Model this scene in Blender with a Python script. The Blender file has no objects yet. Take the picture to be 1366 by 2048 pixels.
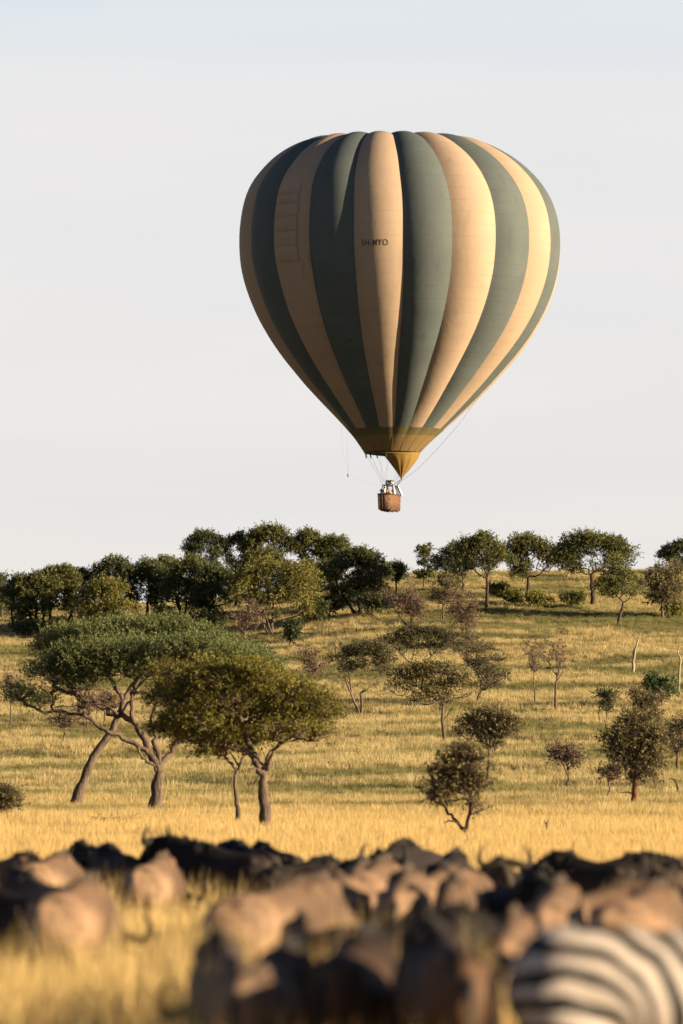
import bpy, math, random
import numpy as np
from mathutils import Vector, Matrix, noise as mnoise

R = np.radians
rng = np.random.default_rng(7)
random.seed(7)
scene = bpy.context.scene
col = scene.collection

# ------------------------------------------------------------------ camera, sky, sun, exposure
CAM_Z = 1.92
FPX = 200.0 / 24.0 * 1366.0            # focal length in photo pixels
PITCH = math.atan((1607 - 1024) / FPX)
cam_d = bpy.data.cameras.new("camera")
cam_d.sensor_fit = 'HORIZONTAL'
cam_d.sensor_width = 24.0
cam_d.lens = 200.0
cam_d.clip_start = 0.5
cam_d.clip_end = 8000
cam_d.dof.use_dof = True
cam_d.dof.focus_distance = 310.0
cam_d.dof.aperture_fstop = 2.1
cam = bpy.data.objects.new("camera", cam_d)
cam.location = (0, 0, CAM_Z)
cam.rotation_euler = (math.pi / 2 + PITCH, 0, 0)
col.objects.link(cam)
scene.camera = cam

SUN_EL, SUN_AZ = 11.5, 73.0            # azimuth from the view-back direction to the right
sd = Vector((math.sin(R(SUN_AZ)) * math.cos(R(SUN_EL)), -math.cos(R(SUN_AZ)) * math.cos(R(SUN_EL)), math.sin(R(SUN_EL))))
sun_d = bpy.data.lights.new("sun", 'SUN')
sun_d.energy = 5.0
sun_d.angle = R(0.55)
sun_d.color = (1.0, 0.79, 0.53)
sun = bpy.data.objects.new("sun", sun_d)
sun.rotation_euler = sd.to_track_quat('Z', 'Y').to_euler()
sun.location = sd * 900
col.objects.link(sun)

world = bpy.data.worlds.new("World")
scene.world = world
world.use_nodes = True
wt = world.node_tree
for n in list(wt.nodes):
    wt.nodes.remove(n)
def wn(t, **kw):
    n = wt.nodes.new(t)
    for k, v in kw.items():
        setattr(n, k, v)
    return n
sky = wn('ShaderNodeTexSky', sky_type='NISHITA', sun_disc=False)
sky.sun_elevation = R(SUN_EL)
sky.sun_rotation = math.atan2(sd.x, sd.y)
sky.air_density = 1.0; sky.dust_density = 1.5; sky.ozone_density = 1.5
bg1 = wn('ShaderNodeBackground'); bg1.inputs['Strength'].default_value = 0.05
wt.links.new(sky.outputs[0], bg1.inputs['Color'])
# thin high veil of cloud, thick near the horizon and thinning overhead
tc = wn('ShaderNodeTexCoord')
sep = wn('ShaderNodeSeparateXYZ'); wt.links.new(tc.outputs['Generated'], sep.inputs[0])
rampc = wn('ShaderNodeValToRGB')
wt.links.new(sep.outputs['Z'], rampc.inputs[0])
el = rampc.color_ramp.elements
el[0].position = 0.0; el[0].color = (0.765, 0.735, 0.705, 1)
el[1].position = 1.0; el[1].color = (0.05, 0.09, 0.18, 1)
for p, c in ((0.055, (0.77, 0.745, 0.735, 1)), (0.095, (0.775, 0.758, 0.755, 1)), (0.124, (0.765, 0.755, 0.755, 1)), (0.139, (0.71, 0.75, 0.78, 1)), (0.165, (0.60, 0.69, 0.77, 1)),
             (0.24, (0.28, 0.39, 0.57, 1)), (0.45, (0.08, 0.145, 0.29, 1))):
    e = el.new(p); e.color = c
mp = wn('ShaderNodeMapping'); mp.inputs['Scale'].default_value = (8.0, 8.0, 62.0)
wt.links.new(tc.outputs['Generated'], mp.inputs[0])
nz = wn('ShaderNodeTexNoise'); nz.inputs['Scale'].default_value = 1.0; nz.inputs['Detail'].default_value = 4.0; nz.inputs['Roughness'].default_value = 0.5
wt.links.new(mp.outputs[0], nz.inputs['Vector'])
cr = wn('ShaderNodeValToRGB'); wt.links.new(nz.outputs[0], cr.inputs[0])
cr.color_ramp.elements[0].position = 0.38; cr.color_ramp.elements[0].color = (0.970, 0.977, 0.99, 1)
cr.color_ramp.elements[1].position = 0.62; cr.color_ramp.elements[1].color = (1.02, 1.004, 0.998, 1)
mul = wn('ShaderNodeMix', data_type='RGBA', blend_type='MULTIPLY'); mul.inputs[0].default_value = 1.0
wt.links.new(rampc.outputs[0], mul.inputs[6]); wt.links.new(cr.outputs[0], mul.inputs[7])
bg2 = wn('ShaderNodeBackground'); bg2.inputs['Strength'].default_value = 0.278
wt.links.new(mul.outputs[2], bg2.inputs['Color'])
mixs = wn('ShaderNodeMixShader'); mixs.inputs[0].default_value = 0.92
wt.links.new(bg1.outputs[0], mixs.inputs[1]); wt.links.new(bg2.outputs[0], mixs.inputs[2])
wo = wn('ShaderNodeOutputWorld'); wt.links.new(mixs.outputs[0], wo.inputs['Surface'])

scene.view_settings.view_transform = 'Standard'
scene.view_settings.look = 'None'
scene.view_settings.exposure = 2.0
scene.view_settings.gamma = 1.0
scene.view_settings.use_curve_mapping = False
scene.render.engine = 'CYCLES'
scene.cycles.use_denoising = True
scene.cycles.max_bounces = 6
scene.cycles.transparent_max_bounces = 4
scene.cycles.sample_clamp_indirect = 4.0

# ------------------------------------------------------------------ helpers
def ray(px, py):
    cx, cy = (px - 683) / FPX, (1024 - py) / FPX
    c, s = math.cos(PITCH), math.sin(PITCH)
    return np.array([cx, c - cy * s, s + cy * c])
def at(px, py, Y):
    """world point on the line of sight of a photo pixel, at distance Y"""
    d = ray(px, py)
    return np.array([d[0] / d[1] * Y, Y, CAM_Z + d[2] / d[1] * Y])

def tag(o, label=None, cat=None, group=None, kind=None):
    if label: o['label'] = label
    if cat: o['category'] = cat
    if group: o['group'] = group
    if kind: o['kind'] = kind
    return o
def empty(name, loc, rz=0.0):
    o = bpy.data.objects.new(name, None); col.objects.link(o)
    o.location = loc; o.rotation_euler = (0, 0, rz)
    o.empty_display_size = 0.3
    return o
def link(name, me, mat=None, parent=None, smooth=True):
    o = bpy.data.objects.new(name, me); col.objects.link(o)
    if mat is not None and not me.materials: me.materials.append(mat)
    if parent is not None: o.parent = parent
    if smooth and len(me.polygons):
        me.polygons.foreach_set('use_smooth', np.ones(len(me.polygons), dtype=bool))
    return o
def mesh_np(name, verts, faces_quads=None, tris=None):
    """fast mesh from numpy arrays"""
    me = bpy.data.meshes.new(name)
    verts = np.asarray(verts, dtype=np.float32)
    nq = 0 if faces_quads is None else len(faces_quads)
    nt = 0 if tris is None else len(tris)
    me.vertices.add(len(verts)); me.vertices.foreach_set('co', verts.ravel())
    idx = []
    if nq: idx.append(np.asarray(faces_quads, dtype=np.int32).ravel())
    if nt: idx.append(np.asarray(tris, dtype=np.int32).ravel())
    idx = np.concatenate(idx)
    me.loops.add(len(idx)); me.loops.foreach_set('vertex_index', idx)
    me.polygons.add(nq + nt)
    st = np.concatenate([np.arange(nq) * 4, nq * 4 + np.arange(nt) * 3]).astype(np.int32)
    me.polygons.foreach_set('loop_start', st)
    me.update(calc_edges=True)
    return me
def grid_faces(nu, nv, wrap_u=False):
    """vertex index = v*nu+u"""
    f = []
    uu = nu if wrap_u else nu - 1
    U, V = np.meshgrid(np.arange(uu), np.arange(nv - 1))
    U, V = U.ravel(), V.ravel()
    U2 = (U + 1) % nu
    return np.stack([V * nu + U, V * nu + U2, (V + 1) * nu + U2, (V + 1) * nu + U], 1)

class Geo:
    def __init__(s): s.v = []; s.q = []; s.t = []; s.n = 0
    def add(s, v, q=None, t=None):
        v = np.asarray(v, dtype=float).reshape(-1, 3)
        if q is not None and len(q): s.q.append(np.asarray(q) + s.n)
        if t is not None and len(t): s.t.append(np.asarray(t) + s.n)
        s.v.append(v); s.n += len(v)
    def tube(s, pts, radii, k=6, cap=True, squash=None):
        pts = np.asarray(pts, float); radii = np.asarray(radii, float) * np.ones(len(pts))
        n = len(pts)
        tan = np.gradient(pts, axis=0); tan /= np.linalg.norm(tan, axis=1)[:, None] + 1e-9
        ref = np.array([0.31, 0.94, 0.12]) if abs(tan[0][1]) < 0.8 else np.array([1.0, 0.1, 0.1])
        a = np.cross(tan, ref); a /= np.linalg.norm(a, axis=1)[:, None] + 1e-9
        b = np.cross(tan, a)
        th = np.arange(k) / k * 2 * math.pi
        ring = (pts[:, None, :] + radii[:, None, None] * (a[:, None, :] * np.cos(th)[None, :, None] + b[:, None, :] * np.sin(th)[None, :, None]))
        v = ring.reshape(-1, 3); q = grid_faces(k, n, True); t = []
        if cap:
            v = np.vstack([v, pts[0], pts[-1]])
            i0, i1 = n * k, n * k + 1
            for j in range(k):
                t.append((i0, (j + 1) % k, j)); t.append((i1, (n - 1) * k + j, (n - 1) * k + (j + 1) % k))
        s.add(v, q, t)
    def segs(s, p0, p1, r0, r1):
        """many straight three-sided twigs at once"""
        p0 = np.asarray(p0, float); p1 = np.asarray(p1, float); n = len(p0)
        if n == 0: return
        r0 = np.ones(n) * r0; r1 = np.ones(n) * r1
        d = p1 - p0; d /= np.linalg.norm(d, axis=1)[:, None] + 1e-9
        ref = np.where(np.abs(d[:, 2:3]) < 0.9, np.array([[0, 0, 1.0]]), np.array([[1.0, 0, 0]]))
        a = np.cross(d, ref); a /= np.linalg.norm(a, axis=1)[:, None] + 1e-9
        b = np.cross(d, a)
        v = np.zeros((n, 6, 3))
        for j in range(3):
            th = j * 2 * math.pi / 3
            o = a * math.cos(th) + b * math.sin(th)
            v[:, j] = p0 + o * r0[:, None]; v[:, 3 + j] = p1 + o * r1[:, None]
        base = np.arange(n)[:, None] * 6
        q = np.concatenate([base + np.array([[0, 1, 4, 3]]), base + np.array([[1, 2, 5, 4]]), base + np.array([[2, 0, 3, 5]])])
        s.add(v.reshape(-1, 3), q)
    def box(s, c, size, rot=None, taper=1.0):
        x, y, z = [h / 2 for h in size]
        v = np.array([[-x, -y, -z], [x, -y, -z], [x, y, -z], [-x, y, -z], [-x * taper, -y * taper, z], [x * taper, -y * taper, z], [x * taper, y * taper, z], [-x * taper, y * taper, z]])
        if rot is not None: v = v @ np.array(rot).T
        s.add(v + np.array(c), [[0, 3, 2, 1], [4, 5, 6, 7], [0, 1, 5, 4], [1, 2, 6, 5], [2, 3, 7, 6], [3, 0, 4, 7]])
    def mesh(s, name):
        return mesh_np(name, np.vstack(s.v), np.vstack(s.q) if s.q else None, np.vstack(s.t) if s.t else None)

def vnoise(x, y, seed=0):
    """smooth value noise, about 0..1"""
    x = np.asarray(x, float); y = np.asarray(y, float)
    def h(i, j):
        a = np.sin(i * 127.1 + j * 311.7 + seed * 74.7) * 43758.5453
        return a - np.floor(a)
    xi, yi = np.floor(x), np.floor(y); fx, fy = x - xi, y - yi
    fx = fx * fx * (3 - 2 * fx); fy = fy * fy * (3 - 2 * fy)
    return (h(xi, yi) * (1 - fx) + h(xi + 1, yi) * fx) * (1 - fy) + (h(xi, yi + 1) * (1 - fx) + h(xi + 1, yi + 1) * fx) * fy
def fbm(x, y, seed=0, o=3):
    s = 0; a = 0.5; t = 0
    for i in range(o):
        s = s + a * vnoise(x * 2 ** i, y * 2 ** i, seed + i * 3); t += a; a *= 0.5
    return s / t

# ------------------------------------------------------------------ materials
def new_mat(name):
    m = bpy.data.materials.new(name); m.use_nodes = True
    nt = m.node_tree
    for n in list(nt.nodes): nt.nodes.remove(n)
    out = nt.nodes.new('ShaderNodeOutputMaterial')
    return m, nt, out
def N(nt, t, **kw):
    n = nt.nodes.new(t)
    for k, v in kw.items(): setattr(n, k, v)
    return n
def mixc(nt, fac, a, b, blend='MIX'):
    n = N(nt, 'ShaderNodeMix', data_type='RGBA', blend_type=blend)
    for sock, val in ((n.inputs[0], fac), (n.inputs[6], a), (n.inputs[7], b)):
        if hasattr(val, 'links') or hasattr(val, 'is_linked'): nt.links.new(val, sock)
        else: sock.default_value = val if not isinstance(val, tuple) else (*val[:3], 1)
    return n.outputs[2]
def noise(nt, scale, detail=3, coord='Object', sc=(1, 1, 1), rough=0.5):
    tcn = N(nt, 'ShaderNodeTexCoord'); mpn = N(nt, 'ShaderNodeMapping'); mpn.inputs['Scale'].default_value = sc
    if coord == 'World':
        g = N(nt, 'ShaderNodeNewGeometry'); nt.links.new(g.outputs['Position'], mpn.inputs[0])
    else: nt.links.new(tcn.outputs[coord], mpn.inputs[0])
    n = N(nt, 'ShaderNodeTexNoise'); n.inputs['Scale'].default_value = scale; n.inputs['Detail'].default_value = detail
    n.inputs['Roughness'].default_value = rough
    nt.links.new(mpn.outputs[0], n.inputs['Vector'])
    return n.outputs[0]
def ramp(nt, src, p0, p1, c0=(0, 0, 0), c1=(1, 1, 1)):
    r = N(nt, 'ShaderNodeValToRGB'); nt.links.new(src, r.inputs[0])
    r.color_ramp.elements[0].position = p0; r.color_ramp.elements[0].color = (*c0, 1)
    r.color_ramp.elements[1].position = p1; r.color_ramp.elements[1].color = (*c1, 1)
    return r.outputs[0]
def principled(nt, out, color, rough=0.8, spec=0.2, bump=None, bstr=0.3, bdist=0.02, translucent=None, sheen=0.0):
    b = N(nt, 'ShaderNodeBsdfPrincipled')
    if isinstance(color, tuple): b.inputs['Base Color'].default_value = (*color, 1)
    else: nt.links.new(color, b.inputs['Base Color'])
    b.inputs['Roughness'].default_value = rough
    b.inputs['Specular IOR Level'].default_value = spec
    if sheen: b.inputs['Sheen Weight'].default_value = sheen
    if bump is not None:
        bn = N(nt, 'ShaderNodeBump'); bn.inputs['Strength'].default_value = bstr; bn.inputs['Distance'].default_value = bdist
        nt.links.new(bump, bn.inputs['Height']); nt.links.new(bn.outputs[0], b.inputs['Normal'])
    res = b.outputs[0]
    if translucent:
        t = N(nt, 'ShaderNodeBsdfTranslucent')
        if isinstance(color, tuple): t.inputs[0].default_value = (*color, 1)
        else: nt.links.new(color, t.inputs[0])
        mx = N(nt, 'ShaderNodeMixShader'); mx.inputs[0].default_value = translucent
        nt.links.new(res, mx.inputs[1]); nt.links.new(t.outputs[0], mx.inputs[2]); res = mx.outputs[0]
    nt.links.new(res, out.inputs['Surface'])
    return b
def simple(name, c, rough=0.7, spec=0.3, var=0.15, scale=8.0, bump=0.0, translucent=None, metallic=0.0):
    m, nt, out = new_mat(name)
    nzz = noise(nt, scale, 4)
    cc = mixc(nt, ramp(nt, nzz, 0.3, 0.7), tuple(x * (1 - var) for x in c), tuple(min(1, x * (1 + var)) for x in c))
    b = principled(nt, out, cc, rough, spec, nzz if bump else None, bump, 0.02, translucent)
    b.inputs['Metallic'].default_value = metallic
    return m

def leaf_mat(name, c0, c1, translucent=0.28):
    m, nt, out = new_mat(name)
    a = N(nt, 'ShaderNodeAttribute', attribute_name='tint')
    cc = mixc(nt, a.outputs['Fac'], c0, c1)
    nzz = noise(nt, 0.7, 2)
    cc = mixc(nt, ramp(nt, nzz, 0.35, 0.65), cc, tuple(x * 1.35 for x in c1))
    cc2 = mixc(nt, 0.5, cc, cc)
    principled(nt, out, cc2, 0.6, 0.15, translucent=translucent)
    return m
LEAF = {
    'deep': leaf_mat('acacia_feather_leaves', (0.034, 0.043, 0.016), (0.098, 0.112, 0.038)),
    'olive': leaf_mat('acacia_olive_leaves', (0.040, 0.038, 0.008), (0.108, 0.096, 0.016)),
    'ridge': leaf_mat('ridge_tree_leaves', (0.030, 0.036, 0.012), (0.088, 0.088, 0.024)),
    'dark': leaf_mat('dark_tree_leaves', (0.022, 0.029, 0.014), (0.062, 0.070, 0.026)),
    'bright': leaf_mat('bright_shrub_leaves', (0.050, 0.052, 0.012), (0.125, 0.115, 0.025)),
    'brown': leaf_mat('dry_shrub_leaves', (0.060, 0.042, 0.028), (0.130, 0.092, 0.060), 0.15),
    'drab': leaf_mat('drab_shrub_leaves', (0.042, 0.040, 0.016), (0.115, 0.098, 0.038), 0.2),
    'bush': leaf_mat('green_bush_leaves', (0.018, 0.036, 0.014), (0.050, 0.078, 0.026)),
}
def bark_mat(name, c0, c1):
    m, nt, out = new_mat(name)
    n1 = noise(nt, 9.0, 5, sc=(1, 1, 0.22), rough=0.65)
    cc = mixc(nt, ramp(nt, n1, 0.36, 0.62), c0, c1)
    n2 = noise(nt, 1.3, 3)
    cc = mixc(nt, ramp(nt, n2, 0.4, 0.75), cc, tuple(x * 1.25 for x in c1))
    principled(nt, out, cc, 0.9, 0.1, n1, 0.9, 0.06)
    return m
BARK = bark_mat('acacia_bark', (0.022, 0.017, 0.013), (0.100, 0.072, 0.052))
BARK_DARK = bark_mat('dark_bark', (0.0148, 0.0115, 0.0090), (0.0492, 0.0353, 0.0262))
BARK_RED = bark_mat('reddish_bark', (0.0328, 0.0164, 0.0107), (0.1394, 0.0656, 0.0369))
BARK_PALE = bark_mat('weathered_dead_wood', (0.1066, 0.0820, 0.0574), (0.2460, 0.1968, 0.1394))
TWIG = bark_mat('bare_twigs', (0.0451, 0.0312, 0.0238), (0.1066, 0.0754, 0.0558))

# ground
m_ground, nt, out = new_mat('dry_ground')
g1 = noise(nt, 0.05, 5, 'World', rough=0.6); g2 = noise(nt, 1.6, 4, 'World')
cc = mixc(nt, ramp(nt, g2, 0.3, 0.7), (0.20, 0.14, 0.062), (0.30, 0.215, 0.095))
cc = mixc(nt, ramp(nt, g1, 0.42, 0.62), cc, (0.115, 0.120, 0.040))
principled(nt, out, cc, 0.95, 0.05, g2, 0.6, 0.1)

# grass: gold to green by the tint each tuft carries
def grass_mat(name, g0, g1, g2):
    m, nt, out = new_mat(name)
    a = N(nt, 'ShaderNodeAttribute', attribute_name='tint', attribute_type='INSTANCER')
    hgt = N(nt, 'ShaderNodeAttribute', attribute_name='along')
    oi = N(nt, 'ShaderNodeObjectInfo')
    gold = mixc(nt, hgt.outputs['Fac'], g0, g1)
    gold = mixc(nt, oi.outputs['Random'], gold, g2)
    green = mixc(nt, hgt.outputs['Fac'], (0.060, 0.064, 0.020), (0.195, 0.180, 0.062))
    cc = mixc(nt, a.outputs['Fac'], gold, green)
    principled(nt, out, cc, 0.6, 0.15, translucent=0.45)
    return m
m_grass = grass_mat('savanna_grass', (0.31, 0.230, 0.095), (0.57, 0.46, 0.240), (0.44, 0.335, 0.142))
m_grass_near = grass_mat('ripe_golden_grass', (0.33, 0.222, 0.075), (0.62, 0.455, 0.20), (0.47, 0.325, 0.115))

# ------------------------------------------------------------------ terrain
_Yt = np.array([0, 20, 60, 100, 150, 185, 205, 245, 300, 350, 400, 430, 455, 475], float)
def _z_from_screen(Y, y):
    c, s = math.cos(PITCH), math.sin(PITCH)
    cy = (1024 - y) / FPX
    return CAM_Z + (s + cy * c) / (c - cy * s) * Y
_yr = [None, None, None, None, 1692, 1657, 1628, 1565, 1470, 1378, 1272, 1205, 1152, 1143]
_yl = [None, None, None, None, 1692, 1657, 1628, 1572, 1490, 1408, 1318, 1262, 1222, 1212]
def _tab(ys):
    z = [0.0, 0.0, 0.0, 0.18]
    for Y, y in zip(_Yt[4:], ys[4:]): z.append(_z_from_screen(Y, y))
    Y = list(_Yt); Y += [520, 700, 1200, 3000]; z += [z[-1] + 0.2, z[-1] - 3, z[-1] - 14, z[-1] - 30]
    fy = np.arange(0, 3001, 2.0); fz = np.interp(fy, Y, z)
    k = np.exp(-0.5 * (np.arange(-12, 13) / 4.5) ** 2); k /= k.sum()
    fz = np.convolve(np.pad(fz, 12, mode='edge'), k, mode='valid')
    return fy, fz
_fy, _zr = _tab(_yr); _, _zl = _tab(_yl)
def height(x, y):
    x = np.asarray(x, float); y = np.asarray(y, float)
    px = 683 + x / np.maximum(y, 30) * FPX
    t = np.clip((px - 260) / (960 - 260), 0, 1); t = t * t * (3 - 2 * t)
    z = np.interp(y, _fy, _zl) * (1 - t) + np.interp(y, _fy, _zr) * t
    far = np.clip((y - 140) / 150, 0, 1)
    z = z + far * ((fbm(x / 14, y / 9, 5) - 0.5) * 0.9) + np.clip((y - 30) / 60, 0, 1) * (fbm(x / 5, y / 5, 9) - 0.5) * 0.18
    return z
def hit(px, py):
    d = ray(px, py); Y = np.arange(100, 520, 0.25)
    X = d[0] / d[1] * Y; Z = CAM_Z + d[2] / d[1] * Y
    H = height(X, Y)
    k = np.argmax(H >= Z)
    if not (H >= Z).any(): k = int(np.argmin(Z - H + (Y < 380) * 9))
    return np.array([X[k], Y[k], float(H[k])])

xs = np.unique(np.concatenate([np.arange(-60, 60.1, 1.5), np.arange(-300, 301, 20.0), np.arange(-2400, 2401, 200.0)]))
ys = np.unique(np.concatenate([np.arange(-200, 10, 20.0), np.arange(10, 520, 1.5), np.arange(520, 900, 20), np.arange(900, 3001, 150)]))
XX, YY = np.meshgrid(xs, ys)
ZZ = height(XX, YY)
me = mesh_np('ground', np.stack([XX, YY, ZZ], -1).reshape(-1, 3), grid_faces(len(xs), len(ys)))
ground = link('ground', me, m_ground)
tag(ground, 'dry savanna ground rising to a low hill', kind='structure')

# ------------------------------------------------------------------ grass (instanced tufts on the ground)
def tuft_mesh(name, nblades, rad, hmin, hmax, w, mat=None, lean=0.25):
    V, Q, T, A = [], [], [], []
    n = 0
    for i in range(nblades):
        a = rng.uniform(0, 2 * math.pi); r = rad * math.sqrt(rng.uniform())
        b = np.array([r * math.cos(a), r * math.sin(a), -0.03])
        h = rng.uniform(hmin, hmax); la = rng.normal() * 0.5 + a; ln = lean * h * rng.uniform(0.2, 1.6)
        fa = rng.uniform(0, math.pi); wd = np.array([math.cos(fa), math.sin(fa), 0]) * w * rng.uniform(0.6, 1.3) / 2
        mid = b + np.array([math.cos(la) * ln * 0.3, math.sin(la) * ln * 0.3, h * 0.55])
        tip = b + np.array([math.cos(la) * ln, math.sin(la) * ln, h])
        V += [b - wd, b + wd, mid + wd * 0.9, mid - wd * 0.9, tip]; A += [0, 0, 0.55, 0.55, 1.0]
        Q.append((n, n + 1, n + 2, n + 3)); T.append((n + 3, n + 2, n + 4)); n += 5
    me = mesh_np(name, V, Q, T)
    at_ = me.attributes.new('along', 'FLOAT', 'POINT'); at_.data.foreach_set('value', np.array(A, dtype=np.float32))
    me.materials.append(mat or m_grass)
    return me
def tuft_collection(name, specs, mat=None):
    c = bpy.data.collections.new(name)
    for i, sp in enumerate(specs):
        o = bpy.data.objects.new('grass_tuft', tuft_mesh('grass_tuft', *sp, mat)); c.objects.link(o)
    return c
near_c = tuft_collection('near_tufts', [(42, 0.30, 0.35, 0.80, 0.014), (36, 0.26, 0.3, 0.7, 0.013), (48, 0.34, 0.4, 0.95, 0.012)], m_grass_near)
mid_c = tuft_collection('mid_tufts', [(46, 0.32, 0.22, 0.48, 0.013), (40, 0.28, 0.2, 0.42, 0.012), (50, 0.36, 0.26, 0.56, 0.011)], m_grass_near)
far_c = tuft_collection('far_tufts', [(60, 0.42, 0.12, 0.32, 0.018), (52, 0.36, 0.14, 0.38, 0.016), (66, 0.48, 0.10, 0.26, 0.018), (36, 0.26, 0.24, 0.55, 0.014)])

def scatter(name, P, S, T, coll, label):
    me = bpy.data.meshes.new(name)
    me.vertices.add(len(P)); me.vertices.foreach_set('co', P.astype(np.float32).ravel())
    for nm, arr in (('tscale', S), ('tint', T), ('trot', rng.uniform(0, 6.283, len(P)))):
        at_ = me.attributes.new(nm, 'FLOAT', 'POINT'); at_.data.foreach_set('value', arr.astype(np.float32))
    o = bpy.data.objects.new(name, me); col.objects.link(o)
    ng = bpy.data.node_groups.new(name + '_nodes', 'GeometryNodeTree')
    ng.interface.new_socket('Geometry', in_out='INPUT', socket_type='NodeSocketGeometry')
    ng.interface.new_socket('Geometry', in_out='OUTPUT', socket_type='NodeSocketGeometry')
    gi = ng.nodes.new('NodeGroupInput'); go = ng.nodes.new('NodeGroupOutput')
    iop = ng.nodes.new('GeometryNodeInstanceOnPoints')
    ci = ng.nodes.new('GeometryNodeCollectionInfo'); ci.inputs['Collection'].default_value = coll
    ci.inputs['Separate Children'].default_value = True; ci.inputs['Reset Children'].default_value = True
    def na(nm):
        n = ng.nodes.new('GeometryNodeInputNamedAttribute'); n.data_type = 'FLOAT'; n.inputs['Name'].default_value = nm
        return n.outputs['Attribute']
    cx = ng.nodes.new('ShaderNodeCombineXYZ'); ng.links.new(na('trot'), cx.inputs[2])
    ri = ng.nodes.new('FunctionNodeRandomValue'); ri.data_type = 'INT'
    ri.inputs[4].default_value = 0; ri.inputs[5].default_value = len(coll.objects) - 1
    ng.links.new(gi.outputs[0], iop.inputs['Points']); ng.links.new(ci.outputs[0], iop.inputs['Instance'])
    iop.inputs['Pick Instance'].default_value = True
    ng.links.new(ri.outputs[2], iop.inputs['Instance Index'])
    ng.links.new(cx.outputs[0], iop.inputs['Rotation'])
    ng.links.new(na('tscale'), iop.inputs['Scale'])
    ng.links.new(iop.outputs[0], go.inputs[0])
    md = o.modifiers.new('scatter', 'NODES'); md.node_group = ng
    me.materials.append(m_grass)
    tag(o, label, kind='stuff')
    return o
def points(y0, y1, dens, margin=1.3):
    margin = 2.2 if y1 < 100 else 1.5 if y1 < 300 else 1.3
    W = 0.0605 * y1 * margin + 2
    n = int(dens * (y1 - y0) * 2 * W)
    x = rng.uniform(-W, W, n); y = rng.uniform(y0, y1, n)
    k = np.abs(x) < 0.0605 * y * margin + 2
    return x[k], y[k]
def green_amount(x, y):
    """how green the grass is: streaky bands across the slope, greener towards the ridge"""
    b = fbm(x / 11, y / 4.5, 21, 4)
    f = fbm(x / 3.2, y / 2.2, 33, 3)
    g = np.clip((b * 0.62 + f * 0.38 - 0.46) * 8.0, 0, 1)
    g *= np.clip((y - 175) / 45, 0.03, 1) * (0.45 + 0.55 * np.clip((y - 330) / 90, 0, 1) * np.clip(0.4 + (x / y + .06) * 8, 0, 1) + 0.45)
    base = 0.30 * np.clip((y - 175) / 40, 0, 1)
    crest = np.clip((y - 400) / 40, 0, 1) * np.clip(0.5 + (x / y) * 14, 0, 1)
    return np.clip(g * 0.95 + base * f * 1.5 + crest * 0.45 * np.clip(f * 2.2 - 0.4, 0, 1), 0, 1)
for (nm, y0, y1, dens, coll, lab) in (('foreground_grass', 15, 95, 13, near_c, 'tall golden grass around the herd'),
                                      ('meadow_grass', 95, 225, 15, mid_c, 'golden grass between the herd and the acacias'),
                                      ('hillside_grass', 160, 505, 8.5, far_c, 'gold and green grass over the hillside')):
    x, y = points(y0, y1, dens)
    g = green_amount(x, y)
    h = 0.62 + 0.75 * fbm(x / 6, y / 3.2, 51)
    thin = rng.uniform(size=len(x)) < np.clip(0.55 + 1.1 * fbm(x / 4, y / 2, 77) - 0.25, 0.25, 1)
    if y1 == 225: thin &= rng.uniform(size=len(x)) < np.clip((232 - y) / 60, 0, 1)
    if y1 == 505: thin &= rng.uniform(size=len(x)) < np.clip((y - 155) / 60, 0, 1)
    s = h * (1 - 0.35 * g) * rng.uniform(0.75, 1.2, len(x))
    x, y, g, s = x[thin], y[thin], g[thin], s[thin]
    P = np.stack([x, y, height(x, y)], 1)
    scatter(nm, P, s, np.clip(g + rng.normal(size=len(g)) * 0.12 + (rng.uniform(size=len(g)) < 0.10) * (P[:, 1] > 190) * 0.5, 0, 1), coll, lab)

# ------------------------------------------------------------------ trees
def unit(v): return v / (np.linalg.norm(v, axis=-1, keepdims=True) + 1e-9)
def leaves_geo(o, d, L, m, ll, lw, spread=0.9):
    """m leaves along each shoot (origin o, direction d, length L) as small rhombs"""
    n = len(o)
    t = rng.uniform(0.08, 1.0, (n, m)); L = np.ones(n) * L
    base = o[:, None, :] + d[:, None, :] * (t * L[:, None])[..., None]
    rd = rng.normal(size=(n, m, 3)); ld = unit(d[:, None, :] * 0.75 + unit(rd) * spread)
    ln = ll * rng.uniform(0.6, 1.3, (n, m, 1)); w = lw * rng.uniform(0.7, 1.3, (n, m, 1))
    side = unit(np.cross(ld, rng.normal(size=(n, m, 3))))
    v = np.stack([base, base + ld * ln * 0.5 + side * w, base + ld * ln, base + ld * ln * 0.5 - side * w], 2).reshape(-1, 3)
    q = np.arange(len(v)).reshape(-1, 4)
    return v, q
def tint_attr(me, nleaf, lo=0.0, hi=1.0, groups=None):
    a = me.attributes.new('tint', 'FLOAT', 'POINT')
    t = rng.uniform(lo, hi, nleaf)
    if groups is not None: t = np.clip(t * 0.6 + groups * 0.4, 0, 1)
    a.data.foreach_set('value', np.repeat(t, 4).astype(np.float32))

def curve(p0, p1, n=6, sag=0.0, wob=0.06, up=0.25):
    p0 = np.asarray(p0, float); p1 = np.asarray(p1, float)
    L = np.linalg.norm(p1 - p0)
    t = np.linspace(0, 1, n)[:, None]
    mid = p0 * (1 - t) + p1 * t
    hor = np.array([0, 0, 1.0])
    bow = (4 * t * (1 - t)) * hor * L * up * 0.25
    w = np.zeros((n, 3)); w[1:-1] = rng.normal(size=(n - 2, 3)) * L * wob
    return mid + bow + w

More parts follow.
